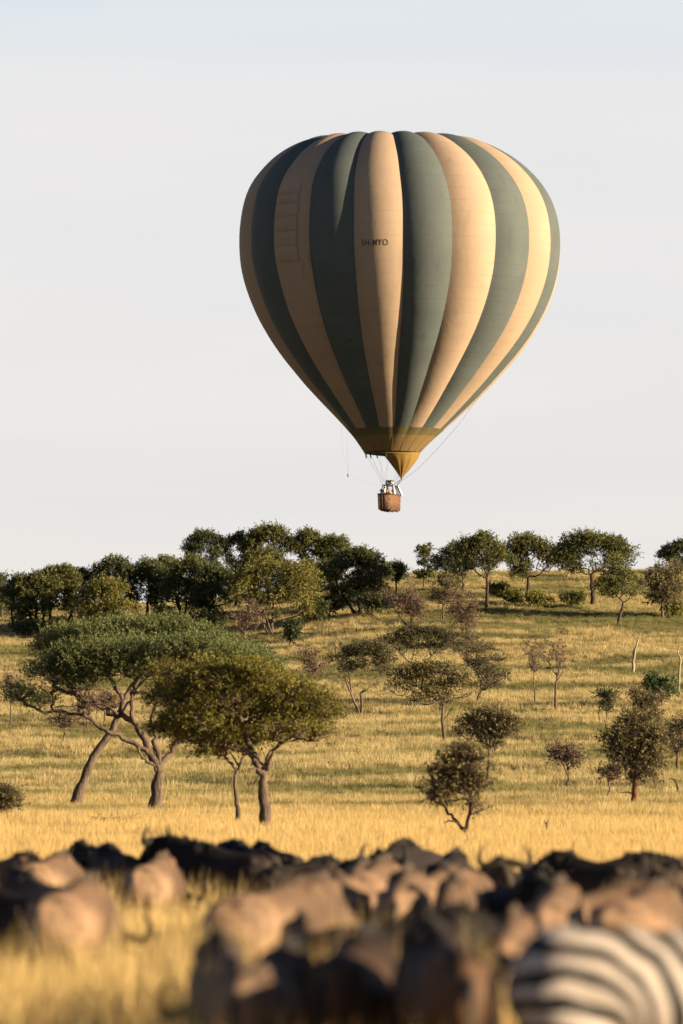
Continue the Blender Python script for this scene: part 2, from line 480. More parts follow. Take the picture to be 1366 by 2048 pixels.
def build_tree(name, label, group, base, trunk, limbs, pads, leaf, bark, cat='tree', nleaf=8000, style='clump',
               leafsize=(0.2, 0.035), r0=0.16, subs=7, twigs=1.0, shoot=0.35, twig_part=False, m=8):
    """base: world point. trunk: list of world points. limbs: list of world polylines (explicit). pads: (centre, radii) in world units"""
    root = empty(name, base)
    tag(root, label, cat, group)
    b = np.asarray(base, float)
    wood = Geo(); tw = Geo()
    trunk = np.asarray(trunk, float)
    nT = len(trunk)
    if nT:
        # flare at the foot
        tt = np.linspace(0, 1, nT)
        rad = r0 * (1.0 - 0.42 * tt) * (1 + 0.42 * np.exp(-tt * 9))
        fine_t = np.linspace(0, 1, max(9, nT * 3))
        fp = np.stack([np.interp(fine_t, tt, trunk[:, i]) for i in range(3)], 1)
        k = np.array([1, 2, 1]) / 4
        for i in range(3):
            fp[1:-1, i] = np.convolve(fp[:, i], k, 'valid')
        fp[1:-1] += rng.normal(size=(len(fp) - 2, 3)) * r0 * 0.10
        fr = r0 * (1.0 - 0.42 * fine_t) * (1 + 0.42 * np.exp(-fine_t * 9)) * (1 + rng.normal(size=len(fine_t)) * 0.04)
        fp[0, 2] -= 0.15
        wood.tube(fp - b, fr, 9)
    nodes = [(trunk[-1], r0 * 0.58)] if nT else [(b, r0 * 0.6)]
    for lp, lr in limbs:
        lp = np.asarray(lp, float); n = max(6, len(lp) * 3)
        tt = np.linspace(0, 1, len(lp)); ft = np.linspace(0, 1, n)
        fp = np.stack([np.interp(ft, tt, lp[:, i]) for i in range(3)], 1)
        for _ in range(2):
            for i in range(3): fp[1:-1, i] = np.convolve(fp[:, i], np.array([1, 2, 1]) / 4, 'valid')
        fp[1:-1] += rng.normal(size=(n - 2, 3)) * lr * 0.35
        fr = lr * (1 - 0.55 * ft)
        wood.tube(fp - b, fr, 7)
        for j in range(2, n): nodes.append((fp[j], fr[j]))
    V = []; G = []
    tot = sum(p[1][0] * p[1][2] for p in pads)
    # nearest pads first so that limbs branch off one another
    pads = sorted(pads, key=lambda p: np.linalg.norm(np.asarray(p[0]) - nodes[0][0]))
    for c, rr in pads:
        c = np.asarray(c, float); rr = np.asarray(rr, float)
        tgt = c - np.array([0, 0, rr[2] * 0.5])
        cost = []
        for p, r in nodes:
            dv = tgt - p; L = np.linalg.norm(dv)
            cost.append(L * (1 + 0.8 * max(0, -dv[2] / (L + 1e-6))) + 0.25 * (0.1 / max(r, 0.01)))
        j = int(np.argmin(cost)); p0, pr = nodes[j]
        L = np.linalg.norm(tgt - p0)
        cr_ = curve(p0, tgt, 7, wob=0.055, up=rng.uniform(-0.5, 0.25))
        lr0 = min(pr * 0.85, 0.02 + 0.022 * L + 0.02 * rr[0]); ft = np.linspace(0, 1, 7)
        fr = lr0 * (1 - 0.65 * ft)
        wood.tube(cr_ - b, fr, 6)
        for q in range(2, 7): nodes.append((cr_[q], fr[q]))
        # sub-branches inside the pad
        ns = max(3, int(subs * (0.6 + 0.8 * rng.uniform())))
        e = unit(rng.normal(size=(ns, 3))) * rng.uniform(0.35, 0.92, (ns, 1)) ** 0.5
        e[:, 2] = np.abs(e[:, 2]) * 0.9 - 0.25 if style != 'round' else e[:, 2]
        sp = c + e * rr
        starts = cr_[rng.integers(3, 7, ns)]
        for s0, s1 in zip(starts, sp):
            cc_ = curve(s0, s1, 4, wob=0.08, up=-0.3)
            tw.segs(cc_[:-1] - b, cc_[1:] - b, np.array([1, .75, .5]) * fr[-1] * 0.7 + 0.006, np.array([.75, .5, .3]) * fr[-1] * 0.7 + 0.005)
        # shoots
        nl = int(nleaf * rr[0] * rr[2] / tot); nsh = max(6, nl // m)
        k = rng.integers(0, ns, nsh)
        u = rng.normal(size=(nsh, 3)) * {'feather': 0.15, 'drape': 0.17, 'spiky': 0.13}.get(style, 0.24)
        pos = (e[k] + u)
        ln = np.linalg.norm(pos, axis=1, keepdims=True); pos = np.where(ln > 1.05, pos / ln * 1.05, pos)
        o = c + pos * rr
        outw = unit(pos + 1e-6)
        if style == 'feather': d = unit(outw * 0.45 + u * 3.0 + np.array([0, 0, 0.85]) + rng.normal(size=(nsh, 3)) * 0.22)
        elif style == 'drape': d = unit(outw * 0.7 + u * 2.5 + np.array([0, 0, -0.02]) + rng.normal(size=(nsh, 3)) * 0.45)
        elif style == 'spiky': d = unit(outw * 0.5 + u * 4.0 + np.array([0, 0, 0.30]) + rng.normal(size=(nsh, 3)) * 0.25)
        else: d = unit(outw * 0.6 + u * 2.0 + np.array([0, 0, 0.25]) + rng.normal(size=(nsh, 3)) * 0.5)
        Ls = shoot * rng.uniform(0.6, 1.4, nsh)
        v, q = leaves_geo(o - b, d, Ls, m, *leafsize)
        V.append(v); G.append(np.repeat(rng.uniform(0, 1, ns)[k], m))
        ntw = int(nsh * min(1, 0.45 * twigs))
        if ntw:
            kk = rng.permutation(nsh)[:ntw]
            # twigs run from the sub-branch end into the shoots
            tw.segs((sp[k[kk]]) - b, o[kk] + d[kk] * Ls[kk, None] * 0.6 - b, 0.012, 0.005)
        if twigs > 1:
            for rep in range(int(twigs)):
                dd = unit(d + rng.normal(size=(nsh, 3)) * 0.7)
                tw.segs(o - b, o + dd * (Ls * 1.2)[:, None] - b, 0.007, 0.003)
    link('trunk', wood.mesh('trunk'), bark, root)
    if tw.v:
        tag(link('twigs', tw.mesh('twigs'), TWIG if twigs > 1 else bark, root, smooth=False), kind='stuff')
    if V and nleaf > 0:
        V = np.vstack(V)
        me = mesh_np('crown', V, np.arange(len(V)).reshape(-1, 4))
        tint_attr(me, len(V) // 4, groups=np.concatenate(G))
        tag(link('crown', me, LEAF[leaf], root, smooth=False), kind='stuff')
    return root

def P(px, py, Y, dy=0.0):
    return at(px, py, Y + dy)
def mpp(Y): return Y / FPX         # metres per photo pixel

LEAFMUL = 0.9
def px_tree(name, label, basepx, pads, leaf='ridge', bark=None, fork=None, group=None, style='clump', nleaf=8000, depth=None,
            stems=1, r0=0.14, cat='tree', leafsize=(0.20, 0.036), subs=7, twigs=1.0, trunkpts=None, limbs=(), Y=None, shoot=0.35, copies=2, m=8, dY=0.0):
    """basepx: where the foot stands; pads: (x, y, rx, ry) in photo pixels, spread in real depth"""
    if Y is None:
        h = hit(*basepx); h = hit(basepx[0], basepx[1] + 0.27 / mpp(h[1])); Y = h[1] + dY   # the grass hides the lowest part of the stem
    X = at(basepx[0], basepx[1], Y)[0]
    base = np.array([X, Y, float(height(X, Y))])
    k = mpp(Y)
    x0 = min(p[0] - p[2] for p in pads); x1 = max(p[0] + p[2] for p in pads)
    half = (x1 - x0) / 2 * k; dep = half * 0.75 if depth is None else depth
    xc = (x0 + x1) / 2
    WP = []
    for i, (x, y, rx, ry) in enumerate(pads):
        lim = dep * math.sqrt(max(0.05, 1 - ((x - xc) * k / (half + 1e-6)) ** 2))
        for c in range(copies):
            off = 0 if copies == 1 else (c / (copies - 1) - 0.5) * 2 * lim * 0.6 + rng.uniform(-.2, .2) * lim
            jx = rng.uniform(-0.3, 0.3) * rx if copies > 1 else 0; jy = rng.uniform(-0.3, 0.15) * ry if copies > 1 else 0
            WP.append((at(x + jx, y + jy, Y + off), (rx * k, max(rx * k * 0.8, .2), ry * k)))
    if fork is None: fork = (basepx[0] + (xc - basepx[0]) * 0.3, basepx[1] * 0.45 + (sum(p[1] for p in pads) / len(pads)) * 0.55)
    T = [base]
    if trunkpts: T += [at(x, y, Y) for x, y in trunkpts]
    else:
        for t in (0.33, 0.66): T.append(base * (1 - t) + at(*fork, Y) * t + rng.normal(size=3) * 0.05)
    T.append(at(*fork, Y))
    L = [([at(x, y, Y + (dy[j] if isinstance(dy, (list, tuple)) else dy * j / max(1, len(lp) - 1))) for j, (x, y) in enumerate(lp)], lr) for lp, lr, dy in limbs]
    for s in range(stems - 1):
        off = np.array([rng.uniform(-0.35, 0.35), rng.uniform(-0.3, 0.3), 0])
        px_, py_, rx_, ry_ = pads[s % len(pads)]
        e = at(px_, py_ + ry_ * 0.4, Y)
        L.append(([base + off, base * 0.5 + e * 0.5 + off + rng.normal(size=3) * 0.12, e], r0 * 0.7))
    return build_tree(name, label, group, base, T, L, WP, leaf, bark or BARK, cat, int(nleaf * LEAFMUL), style, leafsize, r0, subs, twigs, shoot, m=m)

def crown(x0, x1, y0, y1, kind='umbrella', n=9):
    """pads filling a crown box, in photo pixels"""
    out_ = []; w = x1 - x0; h = y1 - y0; xc = (x0 + x1) / 2; n = int(n * 1.25) + 1
    if kind == 'umbrella':
        for i in range(n):
            t = (i + 0.5) / n * 2 - 1 + rng.uniform(-.12, .12)
            top = y0 + h * (0.16 + 0.42 * abs(t) ** 2.2)
            out_.append((xc + t * w * 0.44, top + rng.uniform(0, .12) * h, w * rng.uniform(.11, .17), h * rng.uniform(.13, .2)))
        for i in range(max(3, int(n * 0.8))):
            t = rng.uniform(-.9, .9)
            out_.append((xc + t * w * 0.42, y0 + h * rng.uniform(.42, .92), w * rng.uniform(.08, .14), h * rng.uniform(.09, .15)))
    else:
        for i in range(n):
            a = rng.uniform(0, 2 * math.pi); r = math.sqrt(rng.uniform(0, 1)) * 0.85
            s = rng.uniform(.10, .20)
            out_.append((xc + math.cos(a) * r * w * .5, (y0 + y1) / 2 + math.sin(a) * r * h * .5, w * s, h * s))
        out_.append((xc, (y0 + y1) / 2, w * .25, h * .25))
    return out_

# --- the four big acacias in front
FG = 'big acacias in front of the hill'
px_tree('acacia_tree', 'tall leaning acacia with a bent bare trunk, leftmost of the big feathery acacias', (150, 1622),
        [(125, 1280, 38, 10), (190, 1274, 48, 11), (260, 1268, 52, 13), (325, 1266, 50, 15), (390, 1284, 50, 15), (440, 1304, 42, 15),
         (105, 1300, 30, 12), (240, 1292, 60, 13), (320, 1294, 60, 14), (170, 1300, 45, 12), (490, 1326, 38, 14), (530, 1346, 26, 12)],
        'deep', dY=12, fork=(248, 1400), trunkpts=[(158, 1585), (172, 1545), (195, 1500), (222, 1464), (238, 1430)], r0=0.20, nleaf=74000, style='feather',
        leafsize=(0.105, 0.016), subs=14, shoot=0.55, m=12, copies=2, depth=2.2,
        limbs=[([(248, 1400), (262, 1370), (300, 1330), (350, 1290)], 0.10, 0.8), ([(232, 1440), (262, 1400), (290, 1350)], 0.07, -0.8), ([(248, 1405), (215, 1350), (160, 1290)], 0.09, 0.3)],
        group=FG)
px_tree('acacia_tree', 'thick trunked umbrella acacia with long low limbs reaching left', (312, 1620),
        [(45, 1398, 26, 8), (85, 1408, 22, 7), (110, 1350, 45, 18), (150, 1330, 48, 20), (180, 1352, 45, 15), (215, 1318, 52, 20), (270, 1312, 52, 20),
         (300, 1335, 45, 17), (345, 1310, 55, 20), (405, 1308, 50, 20), (455, 1318, 45, 20), (500, 1325, 38, 16), (250, 1345, 40, 14), (160, 1376, 34, 8)],
        'deep', fork=(318, 1545), trunkpts=[(311, 1600), (314, 1572)], r0=0.27, nleaf=88000, style='feather', leafsize=(0.105, 0.016), subs=14, shoot=0.55, m=12,
        copies=2, depth=2.3,
        limbs=[([(318, 1548), (304, 1510), (285, 1470), (265, 1440), (235, 1428), (210, 1420), (190, 1405), (150, 1392), (105, 1372)], 0.15, 0.6),
               ([(311, 1520), (280, 1492), (240, 1472), (216, 1466), (195, 1448), (176, 1433), (130, 1424), (75, 1422), (48, 1406)], 0.10, -0.5),
               ([(316, 1545), (306, 1528), (288, 1520), (278, 1505), (276, 1494)], 0.07, -0.3),
               ([(270, 1445), (262, 1410), (262, 1375), (290, 1340)], 0.09, 0.5),
               ([(318, 1545), (330, 1520), (345, 1500), (372, 1468), (400, 1400), (430, 1350)], 0.13, 0.7),
               ([(320, 1530), (312, 1490), (305, 1460), (308, 1420), (330, 1370), (345, 1325)], 0.11, 1.0),
               ([(235, 1428), (205, 1405), (160, 1410), (110, 1415)], 0.05, 0.2)], group=FG)
px_tree('acacia_tree', 'open spreading olive acacia on a straight rough trunk, in front of the umbrella acacia', (529, 1658),
        [(330, 1395, 42, 30), (375, 1375, 48, 28), (345, 1440, 40, 25), (400, 1430, 50, 30), (430, 1370, 50, 28), (480, 1355, 48, 25), (470, 1405, 50, 28),
         (530, 1365, 48, 26), (520, 1420, 50, 28), (575, 1385, 45, 26), (580, 1430, 45, 25), (620, 1405, 40, 25), (650, 1425, 32, 25), (640, 1465, 25, 10),
         (600, 1460, 34, 14), (380, 1475, 34, 16), (450, 1455, 40, 18), (320, 1455, 25, 14), (555, 1455, 35, 14), (420, 1335, 40, 15), (500, 1335, 40, 14), (345, 1345, 40, 14)],
        'olive', fork=(528, 1545), trunkpts=[(530, 1620), (527, 1580)], r0=0.20, nleaf=66000, style='drape', leafsize=(0.085, 0.017), subs=16, shoot=0.32, m=9, copies=2, depth=2.4,
        limbs=[([(528, 1548), (508, 1520), (498, 1495), (490, 1465), (480, 1430), (478, 1400)], 0.12, 0.3),
               ([(505, 1512), (485, 1500), (465, 1494), (432, 1494), (410, 1480), (385, 1460)], 0.09, -0.5),
               ([(528, 1540), (535, 1510), (555, 1490), (580, 1478), (600, 1462)], 0.08, 0.5),
               ([(534, 1540), (541, 1515), (548, 1500), (560, 1488)], 0.06, -0.4),
               ([(526, 1545), (510, 1536), (497, 1537)], 0.05, -0.2),
               ([(524, 1530), (512, 1505), (500, 1498)], 0.06, 0.3),
               ([(490, 1465), (465, 1462), (440, 1464)], 0.05, -0.2),
               ([(560, 1488), (610, 1475), (645, 1472)], 0.035, 0.2)], group=FG)
px_tree('acacia_tree', 'slim pale trunked acacia just left of the straight rough trunk', (477, 1650),
        [(430, 1500, 30, 10), (455, 1478, 32, 14), (495, 1475, 30, 14), (475, 1455, 36, 14), (520, 1470, 26, 12)],
        'olive', fork=(474, 1540), trunkpts=[(476, 1620), (472, 1590), (469, 1562)], r0=0.085, nleaf=7000, style='drape', leafsize=(0.12, 0.022), subs=8, m=8, depth=1.0,
        limbs=[([(474, 1540), (458, 1522), (447, 1512), (438, 1495)], 0.05, 0.2), ([(474, 1540), (484, 1522), (486, 1500), (480, 1478)], 0.05, -0.2),
               ([(478, 1535), (465, 1510), (452, 1492)], 0.03, 0.1)], group=FG)

# --- the wood on the ridge (left) and single ridge trees
RG = 'trees along the ridge'
ridge = [
 ('dark thin acacia cut by the frame edge on the far left of the ridge', (2, 1232), crown(-45, 22, 1142, 1218), 'dark', 5000, 1),
 ('dark rounded tree second from the left end of the ridge', (36, 1262), crown(8, 72, 1150, 1215), 'dark', 6000, 2),
 ('many stemmed tree with a pale green top near the left end of the ridge', (72, 1262), crown(28, 120, 1146, 1205), 'ridge', 8000, 3),
 ('tall ridge tree with a broad yellow green top left of the olive bush', (98, 1258), crown(78, 160, 1128, 1190), 'ridge', 8000, 2),
 ('ridge tree with a straight dark trunk behind the olive bush', (136, 1250), crown(118, 192, 1136, 1200), 'ridge', 7000, 1),
 ('tree with a wispy bluish top right above the olive bush', (232, 1250), crown(184, 272, 1112, 1180), 'dark', 7000, 1),
 ('dark forked tree whose trunk stands against a gap of pale grass', (296, 1246), crown(250, 342, 1116, 1204), 'dark', 9000, 2),
 ('leafy tree just right of the dark forked one', (322, 1238), crown(300, 366, 1112, 1186), 'ridge', 7000, 2),
 ('wide tree with a bright tuft on top left of the olive dome tree', (372, 1252), crown(332, 424, 1108, 1200), 'ridge', 11000, 4),
 ('dark thicket tree with many straight stems beside the olive dome tree', (415, 1256), crown(385, 470, 1126, 1206), 'dark', 11000, 5),
]
for lab, b_, pd, lf, nl, st in ridge:
    pd = pd + [(p[0] + rng.uniform(-12, 12), p[1] + rng.uniform(18, 48), p[2] * 0.95, p[3]) for p in pd[::2]]
    px_tree('ridge_tree', lab, b_, pd, lf, BARK_DARK, group=RG, nleaf=int(nl * 1.9), stems=st, r0=0.15, leafsize=(0.17, 0.034))
ridge_back = [
 ('flat topped tree standing highest left on the skyline with a light patch on top', (412, 1205), crown(368, 452, 1062, 1128, n=8), 'dark', 7500, 1),
 ('small dark see-through tree on the skyline between two flat topped ones', (474, 1205), crown(448, 502, 1066, 1132, n=6), 'dark', 4200, 1),
 ('broad flat topped tree at the peak of the left wood', (538, 1200), crown(488, 592, 1050, 1122, n=10), 'ridge', 11000, 1),
 ('pale wispy tree right of the broad peak tree', (612, 1198), crown(582, 648, 1058, 1136, n=8), 'ridge', 7000, 1),
 ('loose yellow green tree on the skyline left of the big dark one', (665, 1196), crown(630, 702, 1070, 1142, n=9), 'ridge', 7500, 1),
]
for lab, b_, pd, lf, nl, st in ridge_back:
    px_tree('ridge_tree', lab, b_, pd, lf, BARK_DARK, group=RG, nleaf=int(nl * 1.5), stems=st, r0=0.15, Y=452, leafsize=(0.17, 0.034))
px_tree('ridge_tree', 'mid green tree just behind the big olive dome tree', (500, 1240), crown(470, 580, 1095, 1175, n=9), 'ridge', BARK_DARK, group=RG, nleaf=8000, stems=3, r0=0.13)
px_tree('ridge_tree', 'rounded green tree between the dome tree and the large dark umbrella tree', (625, 1222), crown(585, 690, 1120, 1185, n=9), 'ridge', BARK_DARK, group=RG, nleaf=9000, stems=2, r0=0.13)
px_tree('ridge_tree', 'large dark umbrella tree at the right end of the left wood', (719, 1222), crown(655, 778, 1094, 1186, n=11), 'dark', BARK_DARK, group=RG, nleaf=24000, stems=2, r0=0.19)
px_tree('ridge_tree', 'small dark tree poking out at the right end of the left wood', (792, 1192), crown(770, 814, 1126, 1162, n=5), 'dark', BARK_DARK, group=RG, nleaf=3200, r0=0.10)
px_tree('dome_tree', 'large sunlit olive dome shaped tree in the middle of the left wood', (545, 1262),
        crown(462, 636, 1118, 1200, n=12) + [(600, 1190, 35, 22), (615, 1215, 18, 20), (500, 1190, 35, 22), (555, 1195, 35, 20), (530, 1225, 28, 14), (590, 1165, 35, 20), (480, 1165, 28, 20)],
        'bright', BARK, group=None, nleaf=26000, stems=5, r0=0.12, style='clump')
px_tree('olive_bush', 'sunlit olive bush with leaves down to the ground at the front of the left wood', (192, 1266),
        crown(142, 262, 1160, 1258, 'round', 16), 'bright', BARK, nleaf=14000, stems=5, r0=0.08, cat='bush')
UB = 'low bushes under the left wood'
for i, (x, y, x0, x1, y0, y1, lf, lab) in enumerate([  # dark leaves from the thicket rightwards fill in the wood's black shadow
   (665, 1228, 628, 705, 1175, 1228, 'dark', 'low shade-dark bush under the wood, right of the dome tree'),
   (745, 1226, 700, 790, 1180, 1225, 'dark', 'low shade-dark bush under the large dark umbrella tree'),
   (340, 1262, 300, 372, 1215, 1262, 'bright', 'low yellow green bush below the forked tree'),
   (420, 1266, 375, 462, 1222, 1266, 'dark', 'low shade-dark bush below the many stemmed thicket'),
   (587, 1287, 570, 604, 1242, 1286, 'dark', 'little grey green bush right of the bare forked shrub'),
   (60, 1272, 20, 100, 1238, 1272, 'dark', 'low dark bush at the left end of the wood'),
   (245, 1268, 215, 290, 1232, 1268, 'bright', 'low green bush right of the olive bush'),
   (120, 1272, 95, 150, 1240, 1270, 'drab', 'low drab bush left of the olive bush'),
   (645, 1240, 600, 660, 1200, 1238, 'dark', 'low shade-dark bush beneath the right edge of the dome tree')]):
    px_tree('low_bush', lab, (x, y), crown(x0, x1, y0, y1, 'round', 8), lf, BARK_DARK, group=UB, nleaf=4200, stems=3, r0=0.05, cat='bush')

for i, (x, y, x0, x1, y0, y1, lf, lab) in enumerate([
   (1025, 1206, 1000, 1052, 1184, 1206, 'bright', 'green bush under the round crowned ridge tree, left one'),
   (1085, 1210, 1050, 1118, 1190, 1210, 'bright', 'green bush under the round crowned ridge tree, right one'),
   (1140, 1208, 1112, 1170, 1188, 1208, 'ridge', 'low green bush just left of the thick dark ridge trunk'),
   (1000, 1192, 975, 1020, 1168, 1192, 'ridge', 'low green bush just right of the tall trunked ridge tree'),
   (900, 1176, 872, 925, 1150, 1176, 'drab', 'low drab bush left of the dark forked ridge tree'),
   (1345, 1228, 1318, 1380, 1206, 1228, 'bright', 'low green bush below the brown half bare tree')]):
    px_tree('ridge_bush', lab, (x, y), crown(x0, x1, y0, y1, 'round', 7), lf, BARK_DARK, group='bushes on the right ridge', nleaf=2600, stems=3, r0=0.04, cat='bush')
px_tree('slim_tree', 'slim lone tree with a small round top on the skyline below the basket', (848, 1172),
        [(843, 1100, 10, 8), (856, 1097, 9, 8), (850, 1110, 12, 9), (848, 1124, 10, 8), (862, 1140, 9, 5), (838, 1150, 12, 8), (852, 1152, 14, 8)],
        'ridge', BARK, group=None, nleaf=3800, r0=0.07, fork=(848, 1128), copies=1, depth=0.3, shoot=0.2)
right = [
 ('dark forked tree at the left end of the right ridge group', (926, 1175), crown(866, 962, 1088, 1158, n=11), 'dark', 8500, (926, 1142), 0.13),
 ('tall trunked tree with a high crown, second in the right ridge group', (972, 1220), crown(905, 1012, 1064, 1148, n=12), 'ridge', 10500, (974, 1155), 0.15),
 ('round crowned tree in the middle of the right ridge group', (1055, 1188), crown(996, 1116, 1068, 1155, n=13), 'ridge', 13000, (1056, 1152), 0.16),
 ('widest umbrella tree of the right ridge group on a thick dark trunk', (1186, 1204), crown(1106, 1264, 1058, 1150, n=15), 'ridge', 17000, (1183, 1150), 0.20),
 ('tree cut by the right frame edge on the skyline', (1374, 1196), crown(1318, 1420, 1082, 1134, n=9), 'dark', 8500, (1372, 1145), 0.15),
]
for lab, b_, pd, lf, nl, fk, r_ in right:
    px_tree('ridge_tree', lab, b_, pd, lf, BARK_DARK, group='trees standing apart on the right ridge', nleaf=int(nl * 1.5), fork=fk, r0=r_, subs=9, leafsize=(0.16, 0.032))
px_tree('leaning_tree', 'small leaning tree with a curved forked trunk below the widest ridge tree', (1236, 1245),
        [(1210, 1172, 18, 9), (1225, 1150, 16, 9), (1245, 1138, 16, 8), (1255, 1155, 14, 8), (1240, 1170, 14, 8), (1262, 1185, 10, 6), (1215, 1188, 12, 6), (1228, 1120, 12, 8)],
        'ridge', BARK_DARK, fork=(1246, 1205), nleaf=5500, r0=0.13, limbs=[([(1246, 1205), (1262, 1196), (1275, 1186)], 0.06, 0.3), ([(1246, 1205), (1232, 1190), (1215, 1178)], 0.06, -0.3)])
px_tree('brown_tree', 'brown half bare tree near the right frame edge below the skyline', (1325, 1230),
        crown(1285, 1380, 1130, 1208, 'round', 12), 'drab', BARK, nleaf=7500, r0=0.11, twigs=2, limbs=[([(1330, 1160), (1318, 1135), (1308, 1118)], 0.04, 0.0)])

# --- dry shrubs and trees on the hillside
HS = 'shrubs and small trees on the hillside'
def shrub(lab, b_, pd, lf='drab', nl=4500, r=0.08, name='thorn_tree', cat='tree', tw=2, st=1, fk=None, **kw):
    kw.setdefault('bark', BARK); kw.setdefault('style', 'spiky'); kw.setdefault('shoot', 0.42); kw.setdefault('leafsize', (0.12, 0.026)); kw.setdefault('subs', 9); nl = int(nl * 0.7); tw = min(tw, 2); kw.setdefault('copies', 1 if len(pd) > 9 else 2)
    return px_tree(name, lab, b_, pd, lf, group=HS, nleaf=nl, r0=r, twigs=tw, cat=cat, stems=st, fork=fk, **kw)
shrub('bushy brown half bare shrub below the slim lone tree', (828, 1260), crown(772, 872, 1158, 1245, 'round', 14), 'brown', 6500, 0.09, 'dry_shrub', 'bush', 3, 3)
shrub('reddish brown twiggy shrub right of the brown half bare one', (935, 1276), crown(892, 962, 1180, 1275, 'round', 12), 'brown', 3500, 0.06, 'dry_shrub', 'bush', 4, 4)
shrub('grey brown shrub between two taller brown ones', (885, 1235), crown(855, 925, 1160, 1215, 'round', 9), 'drab', 3800, 0.06, 'dry_shrub', 'bush', 2, 3)
shrub('pale bare forked shrub in front of the dome tree', (500, 1296), crown(462, 540, 1195, 1262, 'round', 11), 'brown', 2500, 0.07, 'dry_shrub', 'bush', 4, 2, (499, 1275))
shrub('grey leafless rounded bush left of the dark flat umbrella', (625, 1362), crown(590, 656, 1298, 1358, 'round', 9), 'brown', 1800, 0.05, 'dry_shrub', 'bush', 5, 4)
shrub('dark multi-stemmed thorn tree, left one under the long dark umbrella', (722, 1422), crown(668, 790, 1280, 1352, n=10), 'dark', 9000, 0.10, tw=2, st=3, fk=(721, 1385))
shrub('long flat dark umbrella tree with brown twigs under its right end', (850, 1345), crown(765, 920, 1254, 1300, n=11), 'dark', 10500, 0.10, tw=2, st=2, fk=(855, 1325))
shrub('flat crowned thorn tree on a slim trunk in the middle of the slope', (887, 1484), crown(775, 950, 1322, 1405, n=13), 'drab', 14000, 0.10, tw=1.0, fk=(886, 1412),
      limbs=[([(886, 1440), (900, 1425), (915, 1400)], 0.04, 0.2), ([(886, 1412), (865, 1395), (835, 1372)], 0.05, 0.2)])
shrub('lopsided dark thorn tree above the twin crowned one', (955, 1396), [(940, 1285, 22, 12), (965, 1300, 25, 12), (980, 1325, 26, 12), (965, 1345, 26, 12), (995, 1350, 20, 10), (925, 1305, 14, 8), (975, 1370, 22, 10), (950, 1325, 22, 12)],
      'dark', 7000, 0.09, tw=3, fk=(962, 1380))
shrub('thin bare brown tree, left one of the bare pair', (1068, 1402), [(1062, 1290, 18, 10), (1070, 1310, 16, 10), (1058, 1325, 12, 8), (1072, 1335, 10, 8)], 'brown', 900, 0.05, tw=4, fk=(1068, 1345), name='bare_tree')
shrub('gnarled bare tree with a crooked trunk, right one of the bare pair', (1111, 1414), [(1105, 1290, 18, 8), (1118, 1305, 16, 10), (1100, 1315, 14, 8), (1122, 1325, 8, 8)], 'brown', 600, 0.075, tw=4, fk=(1114, 1352), name='bare_tree',
      trunkpts=[(1111, 1380)], limbs=[([(1114, 1352), (1104, 1338), (1096, 1322)], 0.035, .1), ([(1112, 1365), (1126, 1345), (1126, 1320)], 0.035, -.1)])
shrub('dense deep green bush near the right frame edge', (1326, 1412), crown(1290, 1352, 1338, 1402, 'round', 12), 'bush', 9000, 0.06, 'green_bush', 'bush', 1, 4)
shrub('small dark bush shaped like an upturned cone', (1212, 1440), [(1208, 1388, 9, 6), (1222, 1390, 9, 5), (1232, 1392, 5, 3), (1214, 1398, 12, 7), (1213, 1410, 8, 6), (1212, 1420, 5, 5)], 'dark', 3000, 0.05, 'cone_bush', 'bush', 1, 2, (1212, 1425), copies=1, depth=.4)
shrub('grey brown tangled shrub below the deep green bush', (1292, 1480), crown(1246, 1332, 1376, 1452, 'round', 12), 'drab', 5000, 0.07, 'dry_shrub', 'bush', 3, 2)
shrub('large twiggy thorn tree with a reddish trunk at the right', (1271, 1607), [(1235, 1475, 28, 15), (1265, 1462, 28, 15), (1300, 1470, 28, 16), (1245, 1500, 26, 14), (1285, 1498, 30, 16), (1320, 1485, 16, 12),
      (1260, 1520, 24, 12), (1300, 1525, 20, 14), (1285, 1550, 22, 14), (1265, 1440, 22, 10)], 'drab', 14000, 0.13, tw=3, fk=(1272, 1535), bark=BARK_RED, limbs=[([(1268, 1590), (1255, 1583), (1240, 1585)], 0.03, 0)])
shrub('drab thorn tree cut by the right frame edge', (1355, 1542), [(1350, 1458, 16, 9), (1365, 1450, 16, 9), (1345, 1475, 14, 9), (1362, 1485, 18, 12), (1352, 1500, 12, 8)], 'drab', 3500, 0.08, tw=2, bark=BARK_RED)
shrub('small round bare shrub between the front thorn tree and the reddish trunk', (1137, 1568), crown(1100, 1160, 1490, 1536, 'round', 9), 'brown', 2500, 0.05, 'dry_shrub', 'bush', 4, 2, (1136, 1540))
shrub('tiny flat topped bare shrub left of the reddish trunk', (1216, 1594), crown(1196, 1240, 1536, 1560, n=6), 'brown', 900, 0.035, 'dry_shrub', 'bush', 4, 1, (1216, 1562))
shrub('dense flat crowned shrub behind the front thorn tree', (975, 1560), crown(915, 1036, 1416, 1496, n=11), 'drab', 8500, 0.09, tw=2, fk=(978, 1500))
